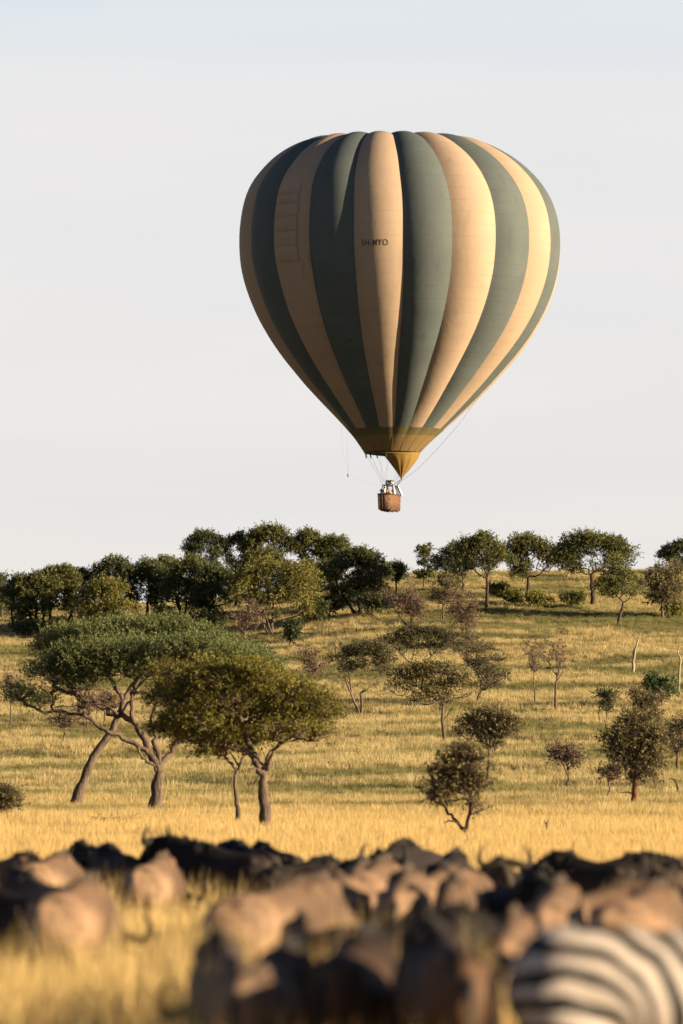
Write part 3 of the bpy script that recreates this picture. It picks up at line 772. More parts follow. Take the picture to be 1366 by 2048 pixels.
shrub('nearest thorn tree with two crooked dark stems, low right of the middle', (928, 1684), [(905, 1515, 20, 10), (932, 1503, 18, 8), (955, 1522, 18, 10), (885, 1545, 20, 9), (918, 1545, 22, 10), (950, 1556, 20, 9), (872, 1572, 18, 7), (900, 1578, 22, 8),
      (935, 1580, 20, 8), (964, 1575, 14, 7), (862, 1595, 12, 5), (888, 1604, 14, 5), (948, 1602, 12, 5), (955, 1622, 8, 4)], 'drab', 7000, 0.085, tw=2, shoot=0.3, fk=(926, 1655), bark=BARK_DARK,
      limbs=[([(926, 1660), (908, 1635), (893, 1620), (880, 1600)], 0.05, 0.3), ([(930, 1662), (938, 1630), (942, 1590), (940, 1540)], 0.055, -0.2), ([(918, 1648), (900, 1640), (888, 1645)], 0.03, -.2), ([(938, 1630), (950, 1610), (955, 1590)], 0.03, .1)],
      leafsize=(0.11, 0.022))
shrub('bare brown shrub under the left limbs of the umbrella acacia', (127, 1476), crown(100, 166, 1412, 1458, 'round', 8), 'brown', 1500, 0.05, 'dry_shrub', 'bush', 4, 2)
shrub('bare brown tree at the left frame edge above the low acacia limb', (20, 1446), crown(-12, 56, 1340, 1404, 'round', 9), 'brown', 1500, 0.05, 'bare_tree', 'tree', 4, 1)
shrub('thin stemmed shrub half hidden behind the leaning trunk', (172, 1464), crown(152, 205, 1390, 1440, 'round', 6), 'brown', 1200, 0.04, 'dry_shrub', 'bush', 3, 3)
shrub('grey green bush at the left frame edge in the golden grass', (2, 1638), crown(-34, 38, 1574, 1622, 'round', 10), 'drab', 5000, 0.06, 'dry_shrub', 'bush', 3, 3, leafsize=(0.13, 0.026))
shrub('small scrubby tree behind the lowest limb at left', (205, 1440), crown(185, 245, 1380, 1420, 'round', 6), 'brown', 1200, 0.05, 'dry_shrub', 'bush', 3, 2)

# --- dead snags
def snag(lab, polys, basepx, bark=BARK_PALE, name='dead_tree', Y=None):
    Y = Y or hit(*basepx)[1]; b = at(*basepx, Y); b[2] = float(height(b[0], Y))
    root = empty(name, b); tag(root, lab, 'tree', None)
    for i, (pts, r_) in enumerate(polys):
        g = Geo(); W = np.array([at(x, y, Y) for x, y in pts]); n = len(W) * 3; tt = np.linspace(0, 1, len(W)); ft = np.linspace(0, 1, n)
        W = np.stack([np.interp(ft, tt, W[:, j]) for j in range(3)], 1); W += rng.normal(size=W.shape) * r_ * 0.2
        W[:, 1] += np.linspace(0, 0.2 * (i % 2 * 2 - 1) * i, n)
        g.tube(W - b, r_ * (1 - 0.75 * ft), 7)
        link('trunk' if i == 0 else 'branch', g.mesh('wood'), bark, root)
snag('pale dead snag leaning on the open slope at right', [([(1265, 1350), (1266, 1325), (1270, 1300), (1276, 1280), (1282, 1264)], 0.11), ([(1266, 1310), (1268, 1292)], 0.05)], (1265, 1346))
snag('grey dead snag at the right frame edge above the deep green bush', [([(1357, 1384), (1358, 1345), (1361, 1318), (1356, 1308), (1356, 1300), (1362, 1288)], 0.09), ([(1361, 1318), (1368, 1308)], 0.04)], (1357, 1382))
snag('short dead stump standing in the golden grass right of the nearest thorn tree', [([(1094, 1684), (1093, 1665), (1094, 1648), (1097, 1638)], 0.055), ([(1094, 1650), (1090, 1642)], 0.03)], (1094, 1683), BARK)
snag('dark crooked dead branch sticking up at the lower right frame edge', [([(1368, 1602), (1358, 1585), (1352, 1565), (1348, 1558), (1338, 1558)], 0.06)], (1366, 1598), BARK_DARK)
snag('thin bent dry stick in the golden grass left of the slim acacia', [([(268, 1676), (264, 1665), (256, 1654), (249, 1644)], 0.02)], (268, 1674), BARK)
# low heap of brushwood
bw = Geo(); hb = hit(226, 1662)
for i in range(60):
    p0 = hb + np.array([rng.uniform(-.7, .7), rng.uniform(-.4, .4), rng.uniform(0.25, .42)]); d_ = unit(np.array([rng.normal(), rng.normal(), rng.uniform(-.15, .5)])) * rng.uniform(.2, .5)
    bw.segs([p0], [p0 + d_], 0.014, 0.006)
o = link('brushwood', bw.mesh('brushwood'), BARK, None, smooth=False); tag(o, 'low heap of dry brushwood left of the slim acacia foot', 'brushwood')

# ------------------------------------------------------------------ the balloon
BY = 490.0
K = BY / FPX
PROF = [  # photo y, half width, centre x
 (265.0, 0, 790), (265.3, 30, 788), (266.5, 75, 784), (268.5, 110, 779), (271.5, 135, 777), (276, 153, 778), (283, 176, 783), (299, 210, 784), (322, 245, 787), (347, 271.5, 790.5), (371.5, 292, 792),
 (402, 308.5, 795.5), (433, 317.5, 798), (465, 322.5, 799), (500, 323.5, 799.5), (533, 320.5, 799.7), (564, 313.5, 800.5), (594, 303.5, 801), (630, 288, 801), (671, 264, 800.5), (709, 236.5, 799),
 (764, 190, 797), (816, 141, 795), (849, 109, 792.5), (858, 100, 791.5), (880, 79, 788), (897.5, 64, 786), (905, 58, 784.5)]
_pt = np.linspace(0, 1, len(PROF))
_pa = np.array(PROF, float)
# resample by arc length, then smooth
_seg = np.concatenate([[0], np.cumsum(np.hypot(np.diff(_pa[:, 0]), np.diff(_pa[:, 1])))])
_sv = np.linspace(0, _seg[-1], 400)
_py = np.interp(_sv, _seg, _pa[:, 0]); _pr = np.interp(_sv, _seg, _pa[:, 1]); _pc = np.interp(_sv, _seg, _pa[:, 2])
_kk = np.exp(-0.5 * (np.arange(-10, 11) / 5.0) ** 2); _kk /= _kk.sum()
def _sm(a, odd=False):
    p = np.concatenate([(2 * a[0] - a[10:0:-1]) if odd else a[10:0:-1], a, 2 * a[-1] - a[-2:-12:-1]])
    return np.convolve(p, _kk, 'valid')
_py = _sm(_py); _pr = _sm(_pr, True); _pc = _sm(_sm(_pc))
_pr[0] = 0
_z = np.array([at(800, y, BY)[2] for y in _py]); _rr = _pr * K / 1.034; _cx = np.array([at(c, 600, BY)[0] for c in _pc])
# seen from below, the near shoulder hides the crown: lower the crown so that the outline stays where it is
_m = np.abs(np.gradient(_z) / (np.gradient(_rr) + 1e-9)); _tel = 0.117
_sh = _rr * _tel * np.minimum(1, _tel / np.maximum(_m, 1e-3))
_it = int(np.argmax(_m > _tel)) if (_m > _tel).any() else 60
_it = max(_it, int(np.argmax(_rr > 4.2)))
_sh[:_it] = _sh[_it]; _sh[int(np.argmax(_rr)):] = 0
_sh = _sm(_sm(_sh)); _z = _z - _sh
AX = float(at(790, 600, BY)[0])
BOT_Z = float(at(790, 905, BY)[2])
BAL = Vector((AX, BY, float(at(790, 1022, BY)[2])))
_dr = np.gradient(_rr); _dz = np.gradient(_z); _l = np.hypot(_dr, _dz)
_nr = -_dz / _l; _nz = _dr / _l         # outward normal in the r-z plane (z falls with the index)
NG = 20
def seam(k, s):
    tw = np.interp(s, [0, 0.25, 0.55, 1], [1.0, 1.0, 0.7, -2.8])
    kk_ = np.asarray(k, float); kk_ = np.where(kk_ > 10, kk_ - 20, kk_)
    return R(kk_ * 18.0) + np.radians(tw) - np.radians(np.interp(kk_, [0, 4, 5, 6, 8, 10], [0, 0.5, 4.0, 3.0, 1.0, 0]))
def env(k, u, s, extra=0.0):
    """point on gore k, u in -1..1 across it, s in 0..1 from crown to mouth; relative to BAL"""
    u = np.asarray(u, float); s = np.asarray(s, float); i = s * 399
    f = lambda a: np.interp(i, np.arange(400), a)
    r, z, cx, nr, nz_ = f(_rr), f(_z), f(_cx), f(_nr), f(_nz)
    t0_, t1_ = seam(k, s), seam(k + 1, s)
    t1_ = np.where(t1_ < t0_, t1_ + 2 * np.pi, t1_); th = t0_ + (t1_ - t0_) * (u * 0.5 + 0.5)
    amp = np.interp(s, [0, 0.06, 0.2, 0.5, 0.8, 0.93, 1.0], [0.016, 0.032, 0.054, 0.052, 0.052, 0.045, 0.025])
    bul = amp * np.maximum(r, 0.6) * np.clip(r / 6.5, 0.12, 1) ** 0.8 * (1 - u * u) + r * (math.cos(R(9)) / np.cos(u * R(9)) - 1) + extra
    bul = bul * np.clip(r / 0.8, 0, 1)
    rr = r + bul * nr
    return np.stack([cx + rr * np.sin(th) - BAL.x, -rr * np.cos(th), z + bul * nz_ - BAL.z], -1)
def sY(y): return float(np.interp(y, _py, np.linspace(0, 1, 400)))

balloon = empty('hot_air_balloon', BAL)
tag(balloon, 'large hot air balloon with tan and dark green vertical stripes and a wicker basket', 'balloon')

def fabric(name, c, var=0.10, trans=0.0, hem=0.6):
    m, nt, out = new_mat(name)
    n1 = noise(nt, 0.35, 5, rough=0.6); n2 = noise(nt, 0.9, 4, sc=(1, 1, 0.25))
    cc = mixc(nt, ramp(nt, n1, 0.30, 0.70), tuple(x * (1 - var) for x in c), tuple(x * (1 + var) for x in c))
    cc = mixc(nt, ramp(nt, n2, 0.62, 0.78), cc, tuple(x * 0.80 for x in c))
    # faint horizontal cloth seams
    tcx = N(nt, 'ShaderNodeTexCoord'); wv = N(nt, 'ShaderNodeTexWave', bands_direction='Z'); wv.inputs['Scale'].default_value = 0.30
    nt.links.new(tcx.outputs['Object'], wv.inputs[0])
    seamf = ramp(nt, wv.outputs[1], 0.965, 1.0)
    cc = mixc(nt, seamf, cc, tuple(x * 0.93 for x in c))
    b = principled(nt, out, cc, 0.75, 0.10, noise(nt, 2.2, 3), 0.25, 0.05, translucent=trans or None)
    return m
M_TAN = fabric('tan_balloon_cloth', (0.252, 0.186, 0.130), 0.06, 0.03)
M_GREEN = fabric('green_balloon_cloth', (0.061, 0.072, 0.069), 0.10)
M_NOMEX = fabric('olive_lower_cloth', (0.1600, 0.1080, 0.0440), 0.10, 0.10)
M_OLIVE = fabric('green_olive_band_cloth', (0.1000, 0.0840, 0.0384), 0.08, 0.06)
M_SCOOP = fabric('yellow_scoop_cloth', (0.26, 0.165, 0.050), 0.07, 0.35)
M_DARKROPE = simple('dark_rope', (0.02, 0.02, 0.022), 0.8)
M_TAPE = simple('load_tape', (0.10, 0.085, 0.06), 0.8)

S_STRIPE, S_BAND, S_END = sY(859), sY(874), 1.0
nu, nv = 15, 90
for k in range(NG):
    uu = np.linspace(-1, 1, nu); ss = np.concatenate([np.linspace(0.002, 0.1, 18, endpoint=False), np.linspace(0.1, S_STRIPE, nv - 18)])
    U, S = np.meshgrid(uu, ss)
    me = mesh_np('gore', env(k, U, S).reshape(-1, 3), grid_faces(nu, nv))
    link('gore', me, M_GREEN if k % 2 == 0 else M_TAN, balloon)
    for (a, b_, mm, nm) in ((S_STRIPE, S_BAND, M_OLIVE, 'band_panel'), (S_BAND, 1.0, M_NOMEX, 'mouth_panel')):
        ss = np.linspace(a, b_, 8); U, S = np.meshgrid(np.linspace(-1, 1, 11), ss)
        me = mesh_np(nm, env(k, U, S).reshape(-1, 3), grid_faces(11, 8))
        link(nm, me, mm, balloon)
    g = Geo(); ss = np.linspace(0.01, 1.0, 70)
    g.tube(env(k, np.full(70, -1.0), ss, 0.0), np.where(ss > S_BAND, 0.022, 0.008), 4)
    link('load_tape', g.mesh('load_tape'), M_TAPE, balloon)
# crown ring and ropes on top
g = Geo(); th = np.linspace(0, 2 * math.pi, 41)
c0 = env(0, np.array([-1.0]), np.array([0.03]))[0]
cz = float(_z[0]) - BAL.z; ccx = float(_cx[0]) - BAL.x
g.tube(np.stack([ccx + 0.55 * np.cos(th), 0.55 * np.sin(th), np.full(41, cz + 0.02)], 1), 0.05, 6, cap=False)
link('crown_ring', g.mesh('crown_ring'), simple('metal_ring', (0.45, 0.42, 0.38), 0.4), balloon)
for i in range(9):
    g = Geo(); x_ = rng.uniform(-3.0, 2.6); y_ = rng.uniform(-1.2, 1.2)
    s_ = sY(265.0)
    pz = cz - 0.05 + 0.02 * rng.normal()
    P0 = np.array([ccx + x_, y_, pz]); g.tube(np.array([P0 + np.array([dx, rng.normal() * .05, 0.10 * math.sin(j * 1.7 + i)]) for j, dx in enumerate(np.linspace(-.35, .35, 7))]), 0.06, 5)
    link('crown_fold', g.mesh('crown_fold'), M_TAN, balloon)

# puffed turning vent: five stacked pockets on the tan gore left of the middle, and its frame
VG = -3     # gore between the second and third seams left of the middle
vent_y = [412, 431, 457, 484, 513, 543]
for i in range(5):
    a, b_ = sY(vent_y[i]), sY(vent_y[i + 1])
    U, S = np.meshgrid(np.linspace(-0.80, 0.50, 13), np.linspace(a, b_, 12))
    t = (S - a) / (b_ - a); uu_ = (U + 0.80) / 1.30
    ex = 0.02 + 0.24 * np.sin(np.pi * t ** 0.75) * np.clip(np.sin(np.pi * uu_) * 2.2, 0, 1)
    me = mesh_np('vent_pocket', env(VG, U, S, ex).reshape(-1, 3), grid_faces(13, 12))
    link('vent_pocket', me, M_TAN, balloon)
g = Geo()
for i in range(6):
    s_ = sY(vent_y[i]); U = np.linspace(-0.8, 0.5, 14); g.tube(env(VG, U, np.full(14, s_), 0.03), 0.02, 4)
ss = np.linspace(sY(394), sY(545), 24); g.tube(env(VG, np.full(24, 0.55) + 0.02 * np.sin(np.arange(24)), ss, 0.03), 0.03, 5)
link('vent_cord', g.mesh('vent_cord'), simple('vent_seam', (0.26, 0.17, 0.10), 0.8), balloon)
# lettering
tcur = bpy.data.curves.new('registration', 'FONT'); tcur.body = '5H-MYO'; tcur.size = 1.0; tcur.align_x = 'CENTER'; tcur.resolution_u = 4; tcur.space_character = 1.08
tcur.offset = 0.012
to = bpy.data.objects.new('registration', tcur); col.objects.link(to)
bpy.context.view_layer.update()
dg = bpy.context.evaluated_depsgraph_get()
tme = bpy.data.meshes.new_from_object(to.evaluated_get(dg))
bpy.data.objects.remove(to)
import bmesh
bm = bmesh.new(); bm.from_mesh(tme)
bmesh.ops.triangulate(bm, faces=bm.faces[:])
bmesh.ops.subdivide_edges(bm, edges=[e for e in bm.edges if e.calc_length() > 0.25], cuts=2)
bmesh.ops.triangulate(bm, faces=bm.faces[:])
xsv = [v.co.x for v in bm.verts]; x0_, x1_ = min(xsv), max(xsv); ysv = [v.co.y for v in bm.verts]; y0_, y1_ = min(ysv), max(ysv)
for v in bm.verts:
    fx = (v.co.x - x0_) / (x1_ - x0_); fy = (v.co.y - y0_) / (y1_ - y0_)
    u_ = -0.66 + fx * 1.06
    p = env(-1, np.array(u_), np.array(sY(521.0 - 12.0 * fy)), 0.012)
    v.co = Vector(p.tolist())
bm.to_mesh(tme); bm.free(); tme.materials.clear()
link('registration_lettering', tme, simple('black_letter_paint', (0.035, 0.03, 0.026), 0.6), balloon, smooth=False)

# mouth ring, its hooks, the scoop
def rim(phi, dr=0.0):
    phi = np.asarray(phi, float); r = _rr[-1] + dr
    # the mouth tips down towards the front
    z = _z[-1] - BAL.z - 0.16 * np.cos(phi) * 1.0
    return np.stack([_cx[-1] - BAL.x + r * np.sin(phi), -r * np.cos(phi), z], -1)
g = Geo(); ph = np.linspace(0, 2 * math.pi, 61); g.tube(rim(ph), 0.045, 6, cap=False)
link('mouth_rim', g.mesh('mouth_rim'), M_NOMEX, balloon)
# dark hem hanging a little at the left front
ph = np.linspace(R(-95), R(-8), 20); U, T_ = np.meshgrid(ph, np.linspace(0, 1, 4))
hp = rim(U); hp[..., 2] -= T_ * (0.05 + 0.30 * np.clip((U + R(95)) / R(87), 0, 1))
link('mouth_hem', mesh_np('mouth_hem', hp.reshape(-1, 3), grid_faces(20, 4)), M_DARKROPE, balloon)
for ph_ in (-72, -52, -34, -14):
    g = Geo(); p0 = rim(R(ph_)); g.tube(np.array([p0, p0 + [0.02, 0, -0.28], p0 + [0.06, 0, -0.50]]), [0.07, 0.06, 0.05], 5)
    link('mouth_hook', g.mesh('mouth_hook'), M_DARKROPE, balloon)
tip = np.array(at(803, 958, BY) - np.array(BAL)); tip[1] = -0.3
U, T_ = np.meshgrid(np.linspace(R(-22), R(178), 40), np.linspace(0, 1, 22))
top = rim(U, 0.02)
ff = T_ ** 1.12
bow = np.sin(np.pi * T_) * 0.06
rad_ = np.stack([np.sin(U), -np.cos(U), 0 * U], -1)
sc_ = top * (1 - ff[..., None]) + tip * ff[..., None]
wgt = np.clip(1.15 * np.sin((U - R(-22)) / R(200) * np.pi), 0.0, 1)
sc_ = sc_ + rad_ * (bow * (0.3 + 1.1 * wgt) * (1 - T_))[..., None] + rad_ * ((0.045 * np.sin(U * 17 + 2.2 * T_) + 0.02 * np.sin(U * 41)) * np.sin(np.pi * T_))[..., None]
sc_[..., 0] += np.sin(np.pi * T_) * 0.10
link('scoop', mesh_np('scoop', sc_.reshape(-1, 3), grid_faces(40, 22)), M_SCOOP, balloon)
for U0, nm in ((0, 'scoop_edge'), (39, 'scoop_edge')):
    g = Geo(); g.tube(sc_[:, U0], 0.05, 5); link(nm, g.mesh(nm), M_DARKROPE, balloon)

# ---- basket, burner and wires
def bp(px, py, dy=0.0): return np.array(at(px, py, BY + dy)) - np.array(BAL)
BA = R(-14.0)                     # the basket shows a sliver of its long right side
Rz = np.array([[math.cos(BA), -math.sin(BA), 0], [math.sin(BA), math.cos(BA), 0], [0, 0, 1]])
bc = bp(778.5, 1005); bc[1] = 0
def bk(x, y, z): return Rz @ np.array([x, y, 0.0]) + bc + np.array([0, 0, z])
W2, D2, H2 = 0.62, 1.45, 0.62
m_w, nt, out = new_mat('wicker')
wv = N(nt, 'ShaderNodeTexWave', bands_direction='Z'); wv.inputs['Scale'].default_value = 9; wv.inputs['Distortion'].default_value = 2.0
tcx = N(nt, 'ShaderNodeTexCoord'); nt.links.new(tcx.outputs['Object'], wv.inputs[0])
cc = mixc(nt, wv.outputs[1], (0.13, 0.070, 0.040), (0.30, 0.175, 0.10)); cc = mixc(nt, ramp(nt, noise(nt, 5, 4), .3, .7), cc, (0.19, 0.10, 0.058))
principled(nt, out, cc, 0.75, 0.2, wv.outputs[1], 0.8, 0.02)
M_WICKER = m_w
M_LEATHER = simple('dark_leather', (0.05, 0.028, 0.02), 0.5)
M_STEEL = simple('steel', (0.30, 0.28, 0.27), 0.35, metallic=0.8)
M_PAD_W = simple('white_upright_cover', (0.70, 0.68, 0.66), 0.6)
M_PAD_D = simple('dark_upright_cover', (0.035, 0.035, 0.05), 0.6)
M_HOLE = simple('dark_foothold', (0.015, 0.01, 0.008), 0.9)
def basket_panel(name, x0, x1, y0, y1, z0, z1, mat, flare=1.05):
    g = Geo(); v = []
    for z in (z0, z1):
        f = 1.0 if z == z0 else flare
        for x, y in ((x0, y0), (x1, y0), (x1, y1), (x0, y1)): v.append(bk(x * f, y * f, z))
    g.add(v, [[0, 3, 2, 1], [4, 5, 6, 7], [0, 1, 5, 4], [1, 2, 6, 5], [2, 3, 7, 6], [3, 0, 4, 7]])
    return link(name, g.mesh(name), mat, balloon, smooth=False)
bm_ = empty('basket', (0, 0, 0)); bm_.parent = balloon
def bpart(o): o.parent = bm_; return o
bpart(basket_panel('basket_wall', -W2, W2, -D2, -D2 + 0.06, -H2, H2, M_WICKER))
bpart(basket_panel('basket_wall', -W2, W2, D2 - 0.06, D2, -H2, H2, M_WICKER))
bpart(basket_panel('basket_wall', -W2, -W2 + 0.06, -D2 + 0.062, D2 - 0.062, -H2, H2, M_WICKER))
bpart(basket_panel('basket_wall', W2 - 0.06, W2, -D2 + 0.062, D2 - 0.062, -H2, H2, M_WICKER))
bpart(basket_panel('basket_floor', -W2 * 0.98, W2 * 0.98, -D2 * 0.98, D2 * 0.98, -H2 - 0.07, -H2 - 0.004, M_LEATHER, 1.0))
for i, x_ in enumerate((-0.4, 0.0, 0.4)):
    bpart(basket_panel('basket_runner', x_ - 0.05, x_ + 0.05, -D2 * 0.95, D2 * 0.95, -H2 - 0.16, -H2 - 0.072, M_LEATHER, 1.0))
for side in range(4):              # vertical canes standing proud of the weave
    g = Geo()
    n_ = 5 if side < 2 else 10
    for i in range(n_):
        t = (i + 0.5) / n_ * 2 - 1
        if side == 0: a_, b_ = bk(t * W2, -D2 - 0.015, -H2), bk(t * W2 * 1.05, -D2 * 1.05 - 0.015, H2)
        elif side == 1: a_, b_ = bk(t * W2, D2 + 0.015, -H2), bk(t * W2 * 1.05, D2 * 1.05 + 0.015, H2)
        elif side == 2: a_, b_ = bk(W2 + 0.015, t * D2, -H2), bk(W2 * 1.05 + 0.015, t * D2 * 1.05, H2)
        else: a_, b_ = bk(-W2 - 0.015, t * D2, -H2), bk(-W2 * 1.05 - 0.015, t * D2 * 1.05, H2)
        g.tube([a_, b_], 0.028, 6)
    bpart(link('cane', g.mesh('cane'), M_WICKER, balloon))
for (x_, z_) in ((-0.30, 0.22), (0.36, 0.22), (-0.06, -0.14), (0.12, -0.14)):
    g = Geo(); g.box([0, 0, 0], (0.12, 0.05, 0.08)); me = g.mesh('foothold'); o = link('foothold', me, M_HOLE, balloon, smooth=False)
    o.location = Vector(bk(x_, -D2 * (1 + 0.025 * (1 + z_ / H2)) - 0.01, z_).tolist()); o.rotation_euler = (0, 0, BA); bpart(o)
g = Geo(); f = 1.05
cor = [(-W2 * f, -D2 * f), (W2 * f, -D2 * f), (W2 * f, D2 * f), (-W2 * f, D2 * f)]
rl = []
for i in range(4):
    (xa, ya), (xb, yb) = cor[i], cor[(i + 1) % 4]
    for t in np.linspace(0, 1, 6, endpoint=False): rl.append(bk(xa + (xb - xa) * t, ya + (yb - ya) * t, H2 + 0.03))
rl.append(rl[0]); g.tube(rl, 0.06, 7, cap=False)
bpart(link('basket_rim', g.mesh('basket_rim'), M_LEATHER, balloon))
# burner frame on six padded uprights
FZ = float(bp(778, 971)[2] - bc[2])
fr_ = [(-0.42, -0.85), (0.48, -0.85), (0.48, 0.85), (-0.42, 0.85)]
for i, (x_, y_) in enumerate([(-0.42, -0.85), (0.48, -0.85), (0.48, 0.0), (0.48, 0.85), (-0.42, 0.85), (-0.42, 0.0)]):
    g = Geo(); x2, y2 = x_ * 1.45, y_ * 1.62
    for dx, mm in ((0, M_PAD_D if i % 2 else M_PAD_W), (0.13, M_PAD_W if i % 2 else M_PAD_D)):
        g = Geo(); g.tube([bk(x2 + dx, y2, H2 + 0.02), bk((x_ + x2) / 2 + dx, (y_ + y2) / 2, (H2 + FZ) / 2), bk(x_ + dx * .6, y_, FZ)], 0.045, 7)
        link('upright', g.mesh('upright'), mm, balloon)
g = Geo(); pts = [bk(x, y, FZ) for x, y in fr_] + [bk(*fr_[0], FZ)]
for a_, b_ in zip(pts[:-1], pts[1:]): g.tube([a_, b_], 0.045, 6)
g.tube([bk(-.42, 0, FZ), bk(.48, 0, FZ)], 0.045, 6)
link('burner_frame', g.mesh('burner_frame'), M_STEEL, balloon)
for x_ in (-0.14, 0.20):
    for y_ in (-0.22, 0.22):
        g = Geo(); c_ = bk(x_, y_, 0)
        zz = np.array([FZ - 0.05, FZ + 0.08, FZ + 0.10, FZ + 0.28, FZ + 0.30, FZ + 0.46]); g.tube([c_ + [0, 0, z] for z in zz], [0.09, 0.10, 0.15, 0.15, 0.12, 0.125], 12)
        link('burner', g.mesh('burner'), M_STEEL, balloon)
g = Geo()
for i, ph_ in enumerate(range(-170, 190, 24)):
    a_ = rim(R(ph_)); j = min(range(4), key=lambda j: abs(fr_[j][0] * 2 - math.sin(R(ph_))) + abs(fr_[j][1] - -math.cos(R(ph_))))
    gg = Geo(); gg.tube([a_, bk(*fr_[j], FZ + 0.02)], 0.005, 4)
    link('flying_wire', gg.mesh('flying_wire'), M_DARKROPE, balloon)
for a_, b_, r_ in ((tip, bk(0.5, -0.85, FZ), 0.028), (tip + [0.05, 0.1, 0], bk(0.62, -0.6, FZ - .25), 0.022)):
    gg = Geo(); gg.tube([a_, (a_ + b_) / 2 + [0.05, 0, -0.04], b_], r_, 5); link('scoop_strap', gg.mesh('scoop_strap'), M_DARKROPE, balloon)
def line_(pts, r_=0.012):
    W = np.array([bp(x, y, dy) for x, y, dy in pts]); gg = Geo(); gg.tube(W, r_ * 0.7, 4); link('control_line', gg.mesh('control_line'), M_DARKROPE, balloon)
line_([(960, 790, -2), (915, 852, -1.5), (870, 903, -1), (835, 938, -.6), (803, 962, -.3)], 0.016)
line_([(683, 848, 0), (684, 900, 0), (700, 950, -.1), (745, 968, -.3), (770, 972, -.4)], 0.004)
line_([(694, 862, 0), (695, 905, 0), (695.5, 948, 0)], 0.005)
gg = Geo(); e_ = bp(695.5, 950); gg.tube([e_ + [0, 0, .1], e_, e_ - [-0.03, 0, .2]], [0.03, 0.05, 0.03], 6); link('line_toggle', gg.mesh('line_toggle'), M_DARKROPE, balloon)

# ------------------------------------------------------------------ bodies (people, animals)
def remeshed(parts, voxel, smooth=6, name='body'):
    """join closed shapes into one continuous skin"""
    g = Geo()
    for p in parts: g.v += [v for v in p.v]; g.q += [q + g.n for q in p.q]; g.t += [t + g.n for t in p.t]; g.n += p.n
    me = g.mesh('tmp'); o = bpy.data.objects.new('tmp', me); col.objects.link(o)
    r = o.modifiers.new('r', 'REMESH'); r.mode = 'VOXEL'; r.voxel_size = voxel
    s = o.modifiers.new('s', 'SMOOTH'); s.iterations = smooth; s.factor = 0.5
    bpy.context.view_layer.update()
    d = bpy.context.evaluated_depsgraph_get()
    res = bpy.data.meshes.new_from_object(o.evaluated_get(d)); res.name = name
    bpy.data.objects.remove(o)
    return res
def loft(path, a, b, k=14, up=(0, 0, 1), ridge=0.0):
    """closed tube of elliptical rings; a sideways radius, b radius towards up"""
    path = np.asarray(path, float); n = len(path); g = Geo()
    t = np.gradient(path, axis=0); t = unit(t); up = np.asarray(up, float)
    side = unit(np.cross(t, up)); u2 = np.cross(side, t)
    th = np.arange(k) / k * 2 * math.pi
    a = np.asarray(a, float) * np.ones(n); b = np.asarray(b, float) * np.ones(n)
    ring = path[:, None] + side[:, None] * ((np.cos(th) * (1 - ridge * np.clip(np.sin(th), 0, 1) ** 1.5))[None, :, None] * a[:, None, None]) + u2[:, None] * (np.sin(th)[None, :, None] * b[:, None, None])
    v = np.vstack([ring.reshape(-1, 3), path[0], path[-1]]); q = grid_faces(k, n, True); tr = []
    for j in range(k):
        tr.append((n * k, (j + 1) % k, j)); tr.append((n * k + 1, (n - 1) * k + j, (n - 1) * k + (j + 1) % k))
    g.add(v, q, tr); return g
def ball(c, r, k=12):
    c = np.asarray(c, float); r = np.asarray(r, float) * np.ones(3)
    ph = np.linspace(-math.pi / 2 * 0.97, math.pi / 2 * 0.97, 9)
    pth = [c + [0, 0, r[2] * math.sin(p)] for p in ph]
    return loft(pth, [r[1] * math.cos(p) for p in ph], [r[0] * math.cos(p) for p in ph], k, up=(1, 0, 0))
def interp(path, a, b, n=18):
    path = np.asarray(path, float); t = np.linspace(0, 1, len(path)); f = np.linspace(0, 1, n)
    P_ = np.stack([np.interp(f, t, path[:, i]) for i in range(3)], 1)
    A_ = np.interp(f, t, a); B_ = np.interp(f, t, b)
    k = np.array([1, 2, 1]) / 4
    for _ in range(2):
        for i in range(3): P_[1:-1, i] = np.convolve(P_[:, i], k, 'valid')
        A_[1:-1] = np.convolve(A_, k, 'valid'); B_[1:-1] = np.convolve(B_, k, 'valid')
    return P_, A_, B_

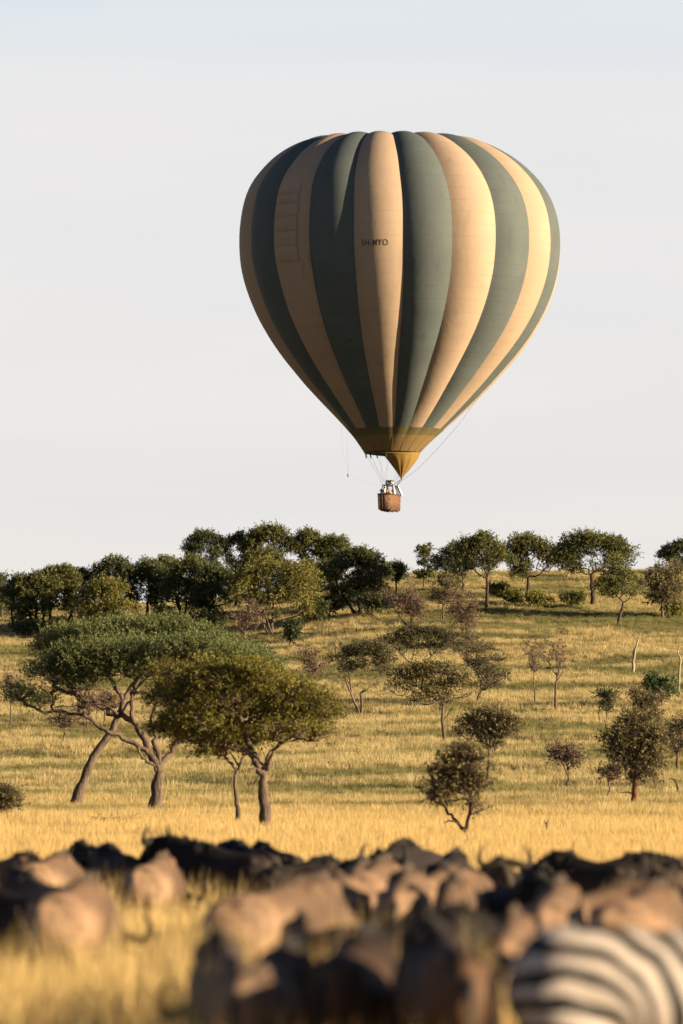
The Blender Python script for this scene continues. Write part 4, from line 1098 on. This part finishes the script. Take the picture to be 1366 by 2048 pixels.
# passengers: standing figures facing +X locally, hands on the rim
def person(label, loc, rz, shirt, trousers, hair, arms='rim', h=1.72, hat=None):
    root = empty('person', loc, rz); tag(root, label, 'person', 'people in the balloon basket')
    skin = simple('skin', (0.36, 0.20, 0.13), 0.6)
    parts = [loft([(0, 0, .86), (0, 0, 1.0), (0, 0, 1.2), (-.01, 0, 1.36), (-.01, 0, 1.44), (0, 0, 1.50)], [.155, .145, .17, .19, .12, .055], [.11, .10, .12, .11, .08, .05], up=(1, 0, 0)),
             loft([(0, 0, 1.44), (.01, 0, 1.52), (.02, 0, 1.56)], .052, .052, up=(1, 0, 0)), ball((.03, 0, 1.63), (.095, .075, .12)), ball((.125, 0, 1.615), (.018, .014, .022), 8)]
    for s in (-1, 1):
        parts.append(loft([(0, s * .09, .92), (.01, s * .1, .5), (0, s * .1, .1), (0, s * .1, .03)], [.085, .06, .04, .04], [.09, .065, .045, .045], up=(1, 0, 0)))
        parts.append(loft([(-.03, s * .1, .03), (.08, s * .1, .03), (.17, s * .11, .025)], [.04, .045, .03], [.035, .03, .02]))
        parts.append(ball((.02, s * .078, 1.62), (.02, .014, .03), 8))
        if arms == 'rim':
            ap = [(-.01, s * .19, 1.41), (.02, s * .25, 1.18), (.22, s * .22, 1.10), (.30, s * .2, 1.12)]
        else:
            ap = [(-.01, s * .19, 1.41), (.08, s * .26, 1.20), (.20, s * .15, 1.42), (.16, s * .08, 1.56)]
        parts.append(loft(ap, [.05, .042, .032, .028], [.055, .045, .034, .02], up=(.3, 0, 1)))
        hb = np.array(ap[-1])
        for f in range(4): parts.append(loft([hb, hb + [.045, (f - 1.5) * .018, 0.0], hb + [.07 - abs(f - 1.4) * .008, (f - 1.5) * .02, -.02]], .009, .009))
        parts.append(loft([hb, hb + [.02, -s * .03, -.005], hb + [.04, -s * .045, -.01]], .010, .010))
    body = remeshed(parts, 0.014, 2)
    body.materials.append(skin)
    b = link('body', body, None, root)
    def cloth(nm, prt, m_): link(nm, remeshed(prt, 0.02, 2, nm), m_, root)
    sh = [loft([(0, 0, .84), (0, 0, 1.0), (0, 0, 1.2), (-.01, 0, 1.36), (-.01, 0, 1.45)], [.175, .16, .185, .205, .09], [.13, .12, .135, .125, .07], up=(1, 0, 0))]
    for s in (-1, 1):
        ap = [(-.01, s * .18, 1.41), (.02, s * .25, 1.19)] + ([(.14, s * .23, 1.13)] if arms == 'rim' else [(.1, s * .25, 1.24)])
        sh.append(loft(ap, [.068, .058, .05], [.07, .06, .05], up=(.3, 0, 1)))
    cloth('shirt', sh, simple('shirt_cloth', shirt, 0.9))
    cloth('trousers', [loft([(0, s * .09, .93), (.01, s * .1, .5), (0, s * .1, .12)], [.10, .08, .06], [.115, .085, .065], up=(1, 0, 0)) for s in (-1, 1)] + [ball((0, 0, .92), (.12, .165, .1))], simple('trouser_cloth', trousers, 0.9))
    if hat: cloth('hat', [loft([(0.02, 0, 1.685), (0.02, 0, 1.70)], .16, .17, up=(1, 0, 0)), ball((.015, 0, 1.72), (.10, .09, .07))], simple('hat_cloth', hat, 0.9))
    else: cloth('hair', [ball((-.005, 0, 1.675), (.105, .09, .10)), ball((-.05, 0, 1.60), (.07, .08, .09))], simple('hair', hair, 0.8))
    for s in (-1, 1):
        link('eye', ball((.112, s * .032, 1.645), .012, 8).mesh('eye'), simple('eye', (.03, .02, .02), .3), root)
    return root
def bw_(x, y): return Vector((bk(x, y, -H2) + np.array(BAL)).tolist())
fl = -H2 + 0.0
person('passenger in dark clothes leaning at the left rim of the basket', bw_(-0.42, -1.05), BA + R(200), (0.03, 0.03, 0.06), (0.03, 0.03, 0.04), (0.10, 0.04, 0.02), 'rim')
person('passenger in a pale blue shirt at the front left of the basket', bw_(-0.18, -1.16), BA + R(-75), (0.32, 0.52, 0.62), (0.05, 0.05, 0.07), (0.16, 0.07, 0.03), 'rim')
person('passenger in a white shirt in the middle of the basket holding a camera up', bw_(0.22, -1.08), BA + R(-95), (0.75, 0.72, 0.72), (0.04, 0.04, 0.05), (0.02, 0.015, 0.012), 'up')
person('passenger in white with dark hair behind the one in pale blue', bw_(-0.05, -0.45), BA + R(-100), (0.72, 0.70, 0.70), (0.05, 0.05, 0.06), (0.02, 0.015, 0.012), 'rim')
person('pilot in a dark jacket at the right rear of the basket', bw_(0.22, 0.25), BA + R(-60), (0.04, 0.03, 0.04), (0.04, 0.04, 0.05), (0.02, 0.015, 0.012), 'up')
person('passenger in a brown jacket and hat at the left rear of the basket', bw_(-0.30, 0.95), BA + R(-120), (0.20, 0.10, 0.05), (0.04, 0.04, 0.05), (0.02, 0.015, 0.012), 'rim', hat=(0.30, 0.2, 0.12))

# wildebeest
def hide(name, back, flank, front, stripes=True):
    """grey brown hide: darker neck and front with faint upright stripes, paler rump"""
    m, nt, out = new_mat(name)
    tcx = N(nt, 'ShaderNodeTexCoord'); sp = N(nt, 'ShaderNodeSeparateXYZ'); nt.links.new(tcx.outputs['Object'], sp.inputs[0])
    mr = N(nt, 'ShaderNodeMapRange'); nt.links.new(sp.outputs['X'], mr.inputs[0]); mr.inputs[1].default_value = -0.20; mr.inputs[2].default_value = 0.30
    n1 = noise(nt, 3.0, 4); n2 = noise(nt, 22, 3, sc=(1, 1, .3))
    cc = mixc(nt, ramp(nt, n1, .46, .66), tuple(x * 1.15 for x in flank), tuple(x * 0.5 for x in flank))
    cc = mixc(nt, mr.outputs[0], cc, front)
    if stripes:
        wv = N(nt, 'ShaderNodeTexWave', bands_direction='X'); wv.inputs['Scale'].default_value = 3.2; wv.inputs['Distortion'].default_value = 1.5
        nt.links.new(tcx.outputs['Object'], wv.inputs[0])
        m2 = N(nt, 'ShaderNodeMath', operation='MULTIPLY'); nt.links.new(ramp(nt, wv.outputs[1], .6, .9), m2.inputs[0]); nt.links.new(mr.outputs[0], m2.inputs[1])
        cc = mixc(nt, m2.outputs[0], cc, tuple(x * 0.5 for x in front))
    mz = N(nt, 'ShaderNodeMapRange'); nt.links.new(sp.outputs['Z'], mz.inputs[0]); mz.inputs[1].default_value = 1.12; mz.inputs[2].default_value = 1.3
    cc = mixc(nt, mz.outputs[0], cc, back)
    principled(nt, out, cc, 0.75, 0.12, n2, 0.4, 0.02)
    return m
HIDE = {'tan': hide('sunlit_tan_hide', (0.090, 0.056, 0.034), (0.180, 0.113, 0.069), (0.072, 0.045, 0.029)),  # tan coat with the warm sunlight put into its colour
        'dark': hide('shaded_dark_hide', (0.0085, 0.0068, 0.0059), (0.0238, 0.0170, 0.0136), (0.0102, 0.0076, 0.0068)),  # same coat on bodies in shade, the shadow painted in as near black
        'grey': hide('grey_hide', (0.0510, 0.0357, 0.0255), (0.1445, 0.0935, 0.0595), (0.0298, 0.0213, 0.0153)),
        'brown': hide('brown_hide', (0.0119, 0.0076, 0.0059), (0.0723, 0.0408, 0.0229), (0.0213, 0.0127, 0.0085))}
M_HAIR = simple('black_hair', (0.014, 0.012, 0.011), 0.7)
M_MANE_BROWN = simple('brown_mane', (0.060, 0.042, 0.030), 0.8)
M_BEARD = simple('pale_beard', (0.32, 0.24, 0.16), 0.8)
M_HORN = simple('horn', (0.014, 0.011, 0.009), 0.6, 0.1)
M_EYE = simple('animal_eye', (0.01, 0.008, 0.006), 0.15, 0.6)

def gnu_meshes(pose):
    yaw, poll, muz, neckmid = {
        'graze': (0.0, (1.02, 0.0, 0.80), (1.22, 0.0, 0.36), (0.78, 0, 0.98)),
        'stand': (0.0, (1.00, 0.0, 1.34), (1.34, 0.0, 0.98), (0.76, 0, 1.26)),
        'look': (0.9, (0.98, 0.05, 1.34), (1.19, 0.30, 0.95), (0.75, 0.01, 1.26)),
        'low': (0.0, (1.10, 0.0, 1.08), (1.38, 0.0, 0.68), (0.80, 0, 1.12))}[pose]
    poll, muz, nm = map(np.array, (poll, muz, neckmid))
    xs_ = [-0.76, -0.72, -0.60, -0.42, -0.15, 0.12, 0.36, 0.52, 0.62]
    zc = [0.98, 0.98, 0.97, 0.97, 0.96, 0.985, 1.02, 1.05, 1.04]
    hh = [0.06, 0.17, 0.245, 0.275, 0.285, 0.33, 0.365, 0.31, 0.20]
    hw = [0.05, 0.13, 0.205, 0.235, 0.255, 0.245, 0.225, 0.19, 0.14]
    P_, A_, B_ = interp([(x, 0, z) for x, z in zip(xs_, zc)], hw, hh, 26)
    parts = [loft(P_, A_, B_, 18, ridge=0.38)]
    for sx in (-1, 1):
        parts += [ball((-0.50, sx * .13, 1.13), (.10, .06, .06)), ball((0.36, sx * .11, 1.20), (.12, .07, .14)), ball((-0.66, sx * .09, 1.03), (.06, .05, .07)), ball((-0.02, sx * .17, 0.92), (.22, .10, .16))]
    P_, A_, B_ = interp([(0.40, 0, 1.08), nm, poll + (poll - nm) * 0.1], [0.17, 0.125, 0.085], [0.27, 0.20, 0.12], 12)
    parts.append(loft(P_, A_, B_, 14))
    hd = unit(muz - poll)
    hp = [poll - hd * 0.06, poll + hd * 0.06, poll + hd * 0.22, poll + (muz - poll) * 0.72, muz, muz + hd * 0.03]
    P_, A_, B_ = interp(hp, [0.07, 0.10, 0.085, 0.068, 0.078, 0.045], [0.08, 0.115, 0.10, 0.075, 0.072, 0.04], 16)
    parts.append(loft(P_, A_, B_, 14, up=(-hd[2] * math.cos(yaw) * -1 * -1, 0.02, abs(hd[0]) + 0.3)))
    st = 0.03
    for sx in (-1, 1):
        # front leg: shoulder, knee (wrist), fetlock, hoof
        o = 0.06 * sx
        parts.append(loft([(0.42, sx * .12, 1.00), (0.40 + o, sx * .135, 0.78), (0.42 + o, sx * .125, 0.62), (0.44 + o * 1.5, sx * .12, 0.44), (0.435 + o * 1.5, sx * .12, 0.40), (0.44 + o * 1.6, sx * .12, 0.14), (0.46 + o * 1.6, sx * .12, 0.07), (0.475 + o * 1.6, sx * .12, 0.0)],
                     [.08, .075, .055, .042, .04, .026, .035, .045], [.14, .11, .075, .048, .046, .03, .04, .055], up=(1, 0, 0)))
        # hind leg: thigh, stifle forward, hock backward, upright shank
        parts.append(loft([(-0.48, sx * .12, 1.02), (-0.44, sx * .15, 0.82), (-0.42 - o, sx * .15, 0.68), (-0.56 - o, sx * .135, 0.50), (-0.63 - o, sx * .125, 0.43), (-0.60 - o, sx * .12, 0.16), (-0.585 - o, sx * .12, 0.08), (-0.57 - o, sx * .12, 0.0)],
                     [.10, .105, .085, .05, .042, .028, .035, .045], [.19, .17, .12, .06, .05, .032, .04, .055], up=(1, 0, 0)))
    body = remeshed(parts, 0.03, 2)
    # head frame
    sidev = unit(np.cross(hd, np.array([0, 0, 1.0]))); upv = np.cross(sidev, hd)
    horns = []
    for s in (-1, 1):
        q = [poll + upv * .07 + sidev * s * .03, poll + upv * .075 + sidev * s * .13 - hd * .0, poll + upv * .03 + sidev * s * .24 + hd * .03, poll + upv * .06 + sidev * s * .31 - hd * .02,
             poll + upv * .12 + sidev * s * .30 - hd * .12, poll + upv * .16 + sidev * s * .23 - hd * .20]
        P_, A_, B_ = interp(q, [.055, .05, .042, .034, .022, .008], [.055, .05, .042, .034, .022, .008], 14)
        g = Geo(); g.tube(P_, A_, 8); horns.append(g.mesh('horn'))
    ears = []
    for s in (-1, 1):
        g = loft([poll + sidev * s * .07 + hd * .05, poll + sidev * s * .15 + hd * .08 - upv * .03, poll + sidev * s * .22 + hd * .12 - upv * .05], [.02, .035, .006], [.012, .02, .005], 8); ears.append(g.mesh('ear'))
    eyes = [ball(poll + hd * .14 + sidev * s * .088 + upv * .02, .016, 8).mesh('eye') for s in (-1, 1)]
    # hanging hair: mane (two ragged sheets of strands), beard, tail
    def strands(pts, n, L, r, drop=(0, 0, -1), jit=.02):
        g = Geo(); pts = np.asarray(pts, float); t = rng.uniform(0, len(pts) - 1.001, n); i = t.astype(int); f = (t - i)[:, None]
        p = pts[i] * (1 - f) + pts[i + 1] * f + rng.normal(size=(n, 3)) * jit
        d = unit(np.array(drop) + rng.normal(size=(n, 3)) * 0.22); LL = (L * rng.uniform(.6, 1.1, n))[:, None]
        g.segs(p, p + d * LL * .5, r, r * .8); g.segs(p + d * LL * .5, p + d * LL + rng.normal(size=(n, 3)) * .015, r * .8, r * .2); return g
    top_n = [(0.30, 0, 1.36), (0.48, 0, 1.37), nm + [0, 0, .19], poll + [-.03, 0, .09]]
    top_n = [(0.15, 0, 1.34)] + top_n
    m1 = strands(top_n, 240, .19, .012, (-.15, .35, -.9), .015).mesh('mane'); m2 = strands(top_n, 240, .19, .012, (-.15, -.35, -.9), .015).mesh('mane')
    bd = strands([nm + [-.02, 0, -.18], (nm + poll) / 2 + [0.02, 0, -.13], poll + hd * .25 - upv * .07], 240, .22, .009, (.05, 0, -1), .03).mesh('beard')
    g = Geo(); g.tube([(-.74, 0, 1.08), (-.80, 0, .98), (-.82, 0, .80), (-.81, 0, .66)], [.028, .024, .02, .016], 7)
    g2 = strands([(-.81, 0, .80), (-.81, 0, .50)], 150, .24, .008, (0, 0, -1), .018); g.add(g2.v[0], g2.q[0]); g.add(g2.v[1], g2.q[1] - len(g2.v[0]))
    tl = g.mesh('tail')
    return dict(body=body, horns=horns, ears=ears, eyes=eyes, mane=[m1, m2], beard=bd, tail=tl)
POSES = {p: gnu_meshes(p) for p in ('graze', 'stand', 'look', 'low')}
def dupmesh(me): return me
_protos = {}
def gnu(label, px, Y, yaw, pose='graze', hide_='tan', scale=1.0):
    key = (pose, hide_)
    X = float(at(px, 1700, Y)[0]); loc = (X, Y, float(height(X, Y)))
    if key not in _protos:
        r_ = empty('wildebeest', (0, 0, 0)); M_ = POSES[pose]
        for nm_, mm in [('body', HIDE[hide_])]:
            bmsh = M_['body'].copy(); link('body', bmsh, mm, r_)
        for h in M_['horns']: link('horn', h, M_HORN, r_)
        for h in M_['ears']: link('ear', h, M_HAIR, r_)
        for h in M_['eyes']: link('eye', h, M_EYE, r_)
        for h in M_['mane']: link('mane', h if hide_ != 'tan' else h.copy(), M_HAIR if hide_ != 'tan' else M_MANE_BROWN, r_, smooth=False)
        link('beard', M_['beard'], M_BEARD, r_, smooth=False); link('tail', M_['tail'], M_HAIR, r_, smooth=False)
        _protos[key] = r_; t = r_
    else:
        t = _protos[key].copy(); col.objects.link(t)
        for ch in list(_protos[key].children):
            c = ch.copy(); col.objects.link(c); c.parent = t
    t.location = loc; t.rotation_euler = (0, 0, R(yaw)); t.scale = (scale * (0.94 if Y > 60 else 0.95 if Y < 40 else 1.0),) * 3
    for a_ in ('label', 'category', 'group'):
        pass
    tag(t, label, 'wildebeest', 'wildebeest grazing in the golden grass')
    return t
herd = [
 # label, x, distance, heading (0 right, 90 away, -90 towards, 180 left), pose, hide, scale
 ('brown wildebeest back at the left frame edge, upper row of the herd', 12, 71, -40, 'graze', 'tan', 1.0),
 ('tan rumped wildebeest left of the first black hump', 92, 69, 62, 'graze', 'tan', 1.0),
 ('shaded black wildebeest making the first black hump from the left', 145, 76, -70, 'graze', 'dark', 1.05),
 ('shaded black wildebeest seen from behind in the dip right of the first black hump', 198, 75, 105, 'graze', 'dark', 1.0),
 ('shaded black wildebeest with one horn standing up above the grass line, left part of the herd', 236, 74, 112, 'low', 'dark', 1.04),
 ('wildebeest with a pale lit rump between black backs, left part of the herd', 305, 66, 72, 'graze', 'tan', 1.0),
 ('shaded black wildebeest with an arched back just right of the pale lit rump', 345, 77, -65, 'graze', 'dark', 1.07),
 ('shaded black wildebeest facing the camera between two arched black backs', 398, 75, -95, 'graze', 'dark', 1.05),
 ('shaded black wildebeest with its head up at the left end of the biggest black mass', 445, 73, 150, 'stand', 'dark', 1.05),
 ('shaded black wildebeest at the middle of the biggest black mass', 497, 74, 120, 'low', 'dark', 1.06),
 ('shaded black wildebeest at the right shoulder of the biggest black mass', 548, 75, 118, 'graze', 'dark', 1.03),
 ('small shaded dark wildebeest sloping down right of the biggest black mass', 604, 72, 25, 'graze', 'dark', 0.93),
 ('small shaded dark wildebeest with its head down left of the tan row', 668, 69, -30, 'graze', 'dark', 0.93),
 ('greyish wildebeest at the upper left of the tan row', 716, 66, 85, 'graze', 'grey', 0.98),
 ('greyish brown wildebeest just left of the black lifted head', 770, 70, 100, 'graze', 'grey', 1.0),
 ('shaded black wildebeest lifting its head above the tan row', 832, 74, -112, 'low', 'dark', 1.08),
 ('shaded dark wildebeest back between the black lifted head and the long pale face', 898, 71, 75, 'graze', 'dark', 1.0),
 ('wildebeest facing the camera with spread ears and a long pale face', 968, 61, -78, 'stand', 'grey', 0.98),
 ('shaded dark wildebeest grazing just right of the long pale face', 1040, 64, -50, 'graze', 'dark', 0.93),
 ('shaded dark wildebeest at the left foot of the black mound on the right', 1105, 70, 55, 'graze', 'dark', 0.98),
 ('shaded black wildebeest forming the top of the black mound on the right', 1170, 68, 150, 'graze', 'dark', 1.0),
 ('shaded dark wildebeest on the right slope of the black mound', 1228, 70, 10, 'low', 'dark', 0.97),
 ('wildebeest with curved horns near the right frame edge, facing the camera', 1300, 61, -75, 'stand', 'grey', 0.92),
 ('tan wildebeest rump at the right frame edge, upper row', 1362, 62, 85, 'graze', 'tan', 1.0),
 ('shaded dark wildebeest cut by the left frame edge, nearer row', 12, 47, 140, 'graze', 'dark', 0.93),
 ('grey brown wildebeest just left of the tall lit tan rump at left', 78, 49, 120, 'graze', 'grey', 0.98),
 ('wildebeest with a tall lit tan rump standing at left above the open grass', 142, 47, 70, 'graze', 'tan', 0.96),
 ('pale tan wildebeest with the broad lit flank below the biggest black mass', 545, 45, 48, 'graze', 'tan', 0.98),
 ('tan wildebeest pressed against the broad lit flank', 622, 48, 75, 'graze', 'tan', 0.97),
 ('tan wildebeest left of middle in the second row of tan rumps', 682, 51, 100, 'graze', 'tan', 0.97),
 ('tan wildebeest with a mottled back below the greyish one', 742, 57, 70, 'graze', 'tan', 1.0),
 ('tan wildebeest seen squarely from behind in the middle of the tan row', 806, 50, 84, 'graze', 'tan', 1.0),
 ('tan wildebeest with a rounded lit rump, right end of the tan row', 868, 54, 60, 'low', 'tan', 0.98),
 ('tan wildebeest grazing under the long pale face', 930, 50, -105, 'graze', 'tan', 0.95),
 ('shaded dark wildebeest in the gap left of the round tan rump', 1030, 50, -60, 'graze', 'dark', 0.95),
 ('tan wildebeest with a round rump, left one above the zebra', 1105, 43, 80, 'graze', 'tan', 0.98),
 ('reddish tan wildebeest turned half sideways above the zebra', 1190, 45, 30, 'graze', 'tan', 0.96),
 ('tan wildebeest just above the highest part of the zebra', 1278, 43, 62, 'graze', 'tan', 0.97),
 ('brown wildebeest cut by the right frame edge above the zebra', 1355, 48, 108, 'graze', 'tan', 0.97),
 ('tan wildebeest squeezed between the blackish front pair and the zebra', 1018, 37, 84, 'graze', 'tan', 0.94),
 ('dark grey front row wildebeest at the left end of the front group', 455, 32.5, 100, 'graze', 'grey', 0.90),
 ('grey brown front row wildebeest second from the left of the front group', 540, 30.5, 74, 'graze', 'grey', 0.90),
 ('tan wildebeest showing between the front group\'s grey brown pair and its blackish pair', 615, 37, 95, 'graze', 'tan', 0.92),
 ('blackish brown front row wildebeest, left one of the bottom pair', 705, 31, 76, 'graze', 'brown', 0.95),
 ('shaded black backed wildebeest crossing behind the blackish bottom pair', 800, 36.5, 12, 'graze', 'dark', 0.97),
 ('blackish brown front row wildebeest next to the zebra', 885, 30, 100, 'graze', 'brown', 1.0),
]
for a_ in herd: gnu(*a_)

# zebra
def zebra():
    xs_ = [-0.70, -0.66, -0.56, -0.38, -0.12, 0.15, 0.40, 0.54, 0.62]
    zc = [1.02, 1.01, 1.0, 0.99, 0.95, 0.955, 0.98, 1.00, 1.02]
    hh = [0.06, 0.17, 0.26, 0.30, 0.30, 0.29, 0.29, 0.24, 0.16]
    hw = [0.05, 0.14, 0.23, 0.27, 0.285, 0.27, 0.22, 0.17, 0.12]
    P_, A_, B_ = interp([(x, 0, z) for x, z in zip(xs_, zc)], hw, hh, 26)
    parts = [loft(P_, A_, B_, 18)]
    P_, A_, B_ = interp([(0.42, 0, 1.06), (0.78, 0, 1.20), (1.05, 0, 1.30)], [.15, .11, .08], [.24, .18, .12], 12); parts.append(loft(P_, A_, B_, 14))
    P_, A_, B_ = interp([(1.0, 0, 1.33), (1.10, 0, 1.30), (1.25, 0, 1.14), (1.40, 0, 0.97), (1.43, 0, .94)], [.07, .095, .075, .06, .04], [.08, .12, .09, .062, .04], 14); parts.append(loft(P_, A_, B_, 14))
    for sx in (-1, 1):
        o = 0.05 * sx
        parts.append(loft([(0.42, sx * .12, 0.95), (0.42 + o, sx * .13, 0.70), (0.44 + o, sx * .12, 0.42), (0.44 + o, sx * .12, 0.15), (0.46 + o, sx * .12, 0.07), (0.48 + o, sx * .12, 0.0)], [.08, .065, .045, .03, .038, .055], [.13, .09, .052, .034, .045, .065], up=(1, 0, 0)))
        parts.append(loft([(-0.46, sx * .13, 1.0), (-0.43, sx * .155, 0.8), (-0.40 - o, sx * .15, 0.66), (-0.55 - o, sx * .135, 0.48), (-0.60 - o, sx * .125, 0.42), (-0.57 - o, sx * .12, 0.15), (-0.555 - o, sx * .12, 0.07), (-0.54 - o, sx * .12, 0.0)],
                     [.12, .12, .09, .052, .045, .03, .038, .055], [.22, .19, .13, .065, .055, .034, .045, .065], up=(1, 0, 0)))
    m, nt, out = new_mat('zebra_stripes')
    tcx = N(nt, 'ShaderNodeTexCoord'); sp = N(nt, 'ShaderNodeSeparateXYZ'); nt.links.new(tcx.outputs['Object'], sp.inputs[0])
    nzz = noise(nt, 2.2, 2)
    def math_(op, a, b=None):
        n = N(nt, 'ShaderNodeMath', operation=op)
        for i, v in enumerate((a, b)):
            if v is None: continue
            if isinstance(v, (int, float)): n.inputs[i].default_value = v
            else: nt.links.new(v, n.inputs[i])
        return n.outputs[0]
    # rings round a point low on the thigh, opening into upright stripes on the flank
    dx = math_('MULTIPLY', math_('ADD', sp.outputs['X'], 0.50), 1.0); dz = math_('MULTIPLY', math_('SUBTRACT', sp.outputs['Z'], 0.76), 1.0)
    d = math_('SQRT', math_('ADD', math_('MULTIPLY', dx, dx), math_('MULTIPLY', dz, dz)))
    sm = N(nt, 'ShaderNodeMapRange', interpolation_type='SMOOTHSTEP'); nt.links.new(d, sm.inputs[0]); sm.inputs[1].default_value = 0.18; sm.inputs[2].default_value = 0.46
    e = math_('ADD', math_('MULTIPLY', dz, math_('SUBTRACT', 1.0, sm.outputs[0])), math_('MULTIPLY', d, sm.outputs[0]))
    n5 = noise(nt, 4.5, 3)
    ph_ = math_('ADD', math_('ADD', math_('MULTIPLY', e, 47.0), math_('MULTIPLY', nzz, 5.5)), math_('MULTIPLY', n5, 2.5))
    w = math_('SINE', ph_)
    cc = ramp(nt, math_('ADD', math_('MULTIPLY', w, 0.5), 0.5), 0.48, 0.60, (0.004, 0.0035, 0.0035), (0.33, 0.285, 0.24))
    principled(nt, out, cc, 0.6, 0.3, noise(nt, 30, 3), .3, .01)
    Y = 27.6; X = float(at(1300, 1700, Y)[0])
    root = empty('zebra', (X + 0.02, Y, float(height(X, Y))), R(14)); root.scale = (1.05,) * 3; tag(root, 'zebra with broad black and white stripes, cut off by the lower right corner', 'zebra')
    link('body', remeshed(parts, 0.022, 5), m, root)
    g = Geo(); g.tube([(-.69, 0, 1.14), (-.76, 0, 1.02), (-.78, 0, .85), (-.77, 0, .62)], [.03, .026, .022, .04], 8); link('tail', g.mesh('tail'), M_HAIR, root)
    g = Geo()
    for i in range(60):
        t = i / 59; b_ = np.array([0.45, 0, 1.28]) * (1 - t) + np.array([1.06, 0, 1.42]) * t
        g.tube([b_ - [0, 0, .04], b_ + [rng.normal() * .01, rng.normal() * .012, .08]], [.012, .006], 4)
    link('mane', g.mesh('mane'), M_HAIR, root)
    for s in (-1, 1):
        link('ear', loft([(1.02, s * .06, 1.40), (1.01, s * .08, 1.48), (1.02, s * .09, 1.55)], [.025, .035, .008], [.015, .018, .006], 8, up=(1, 0, 0)).mesh('ear'), M_HAIR, root)
        link('eye', ball((1.16, s * .085, 1.27), .018, 8).mesh('eye'), M_EYE, root)
zebra()
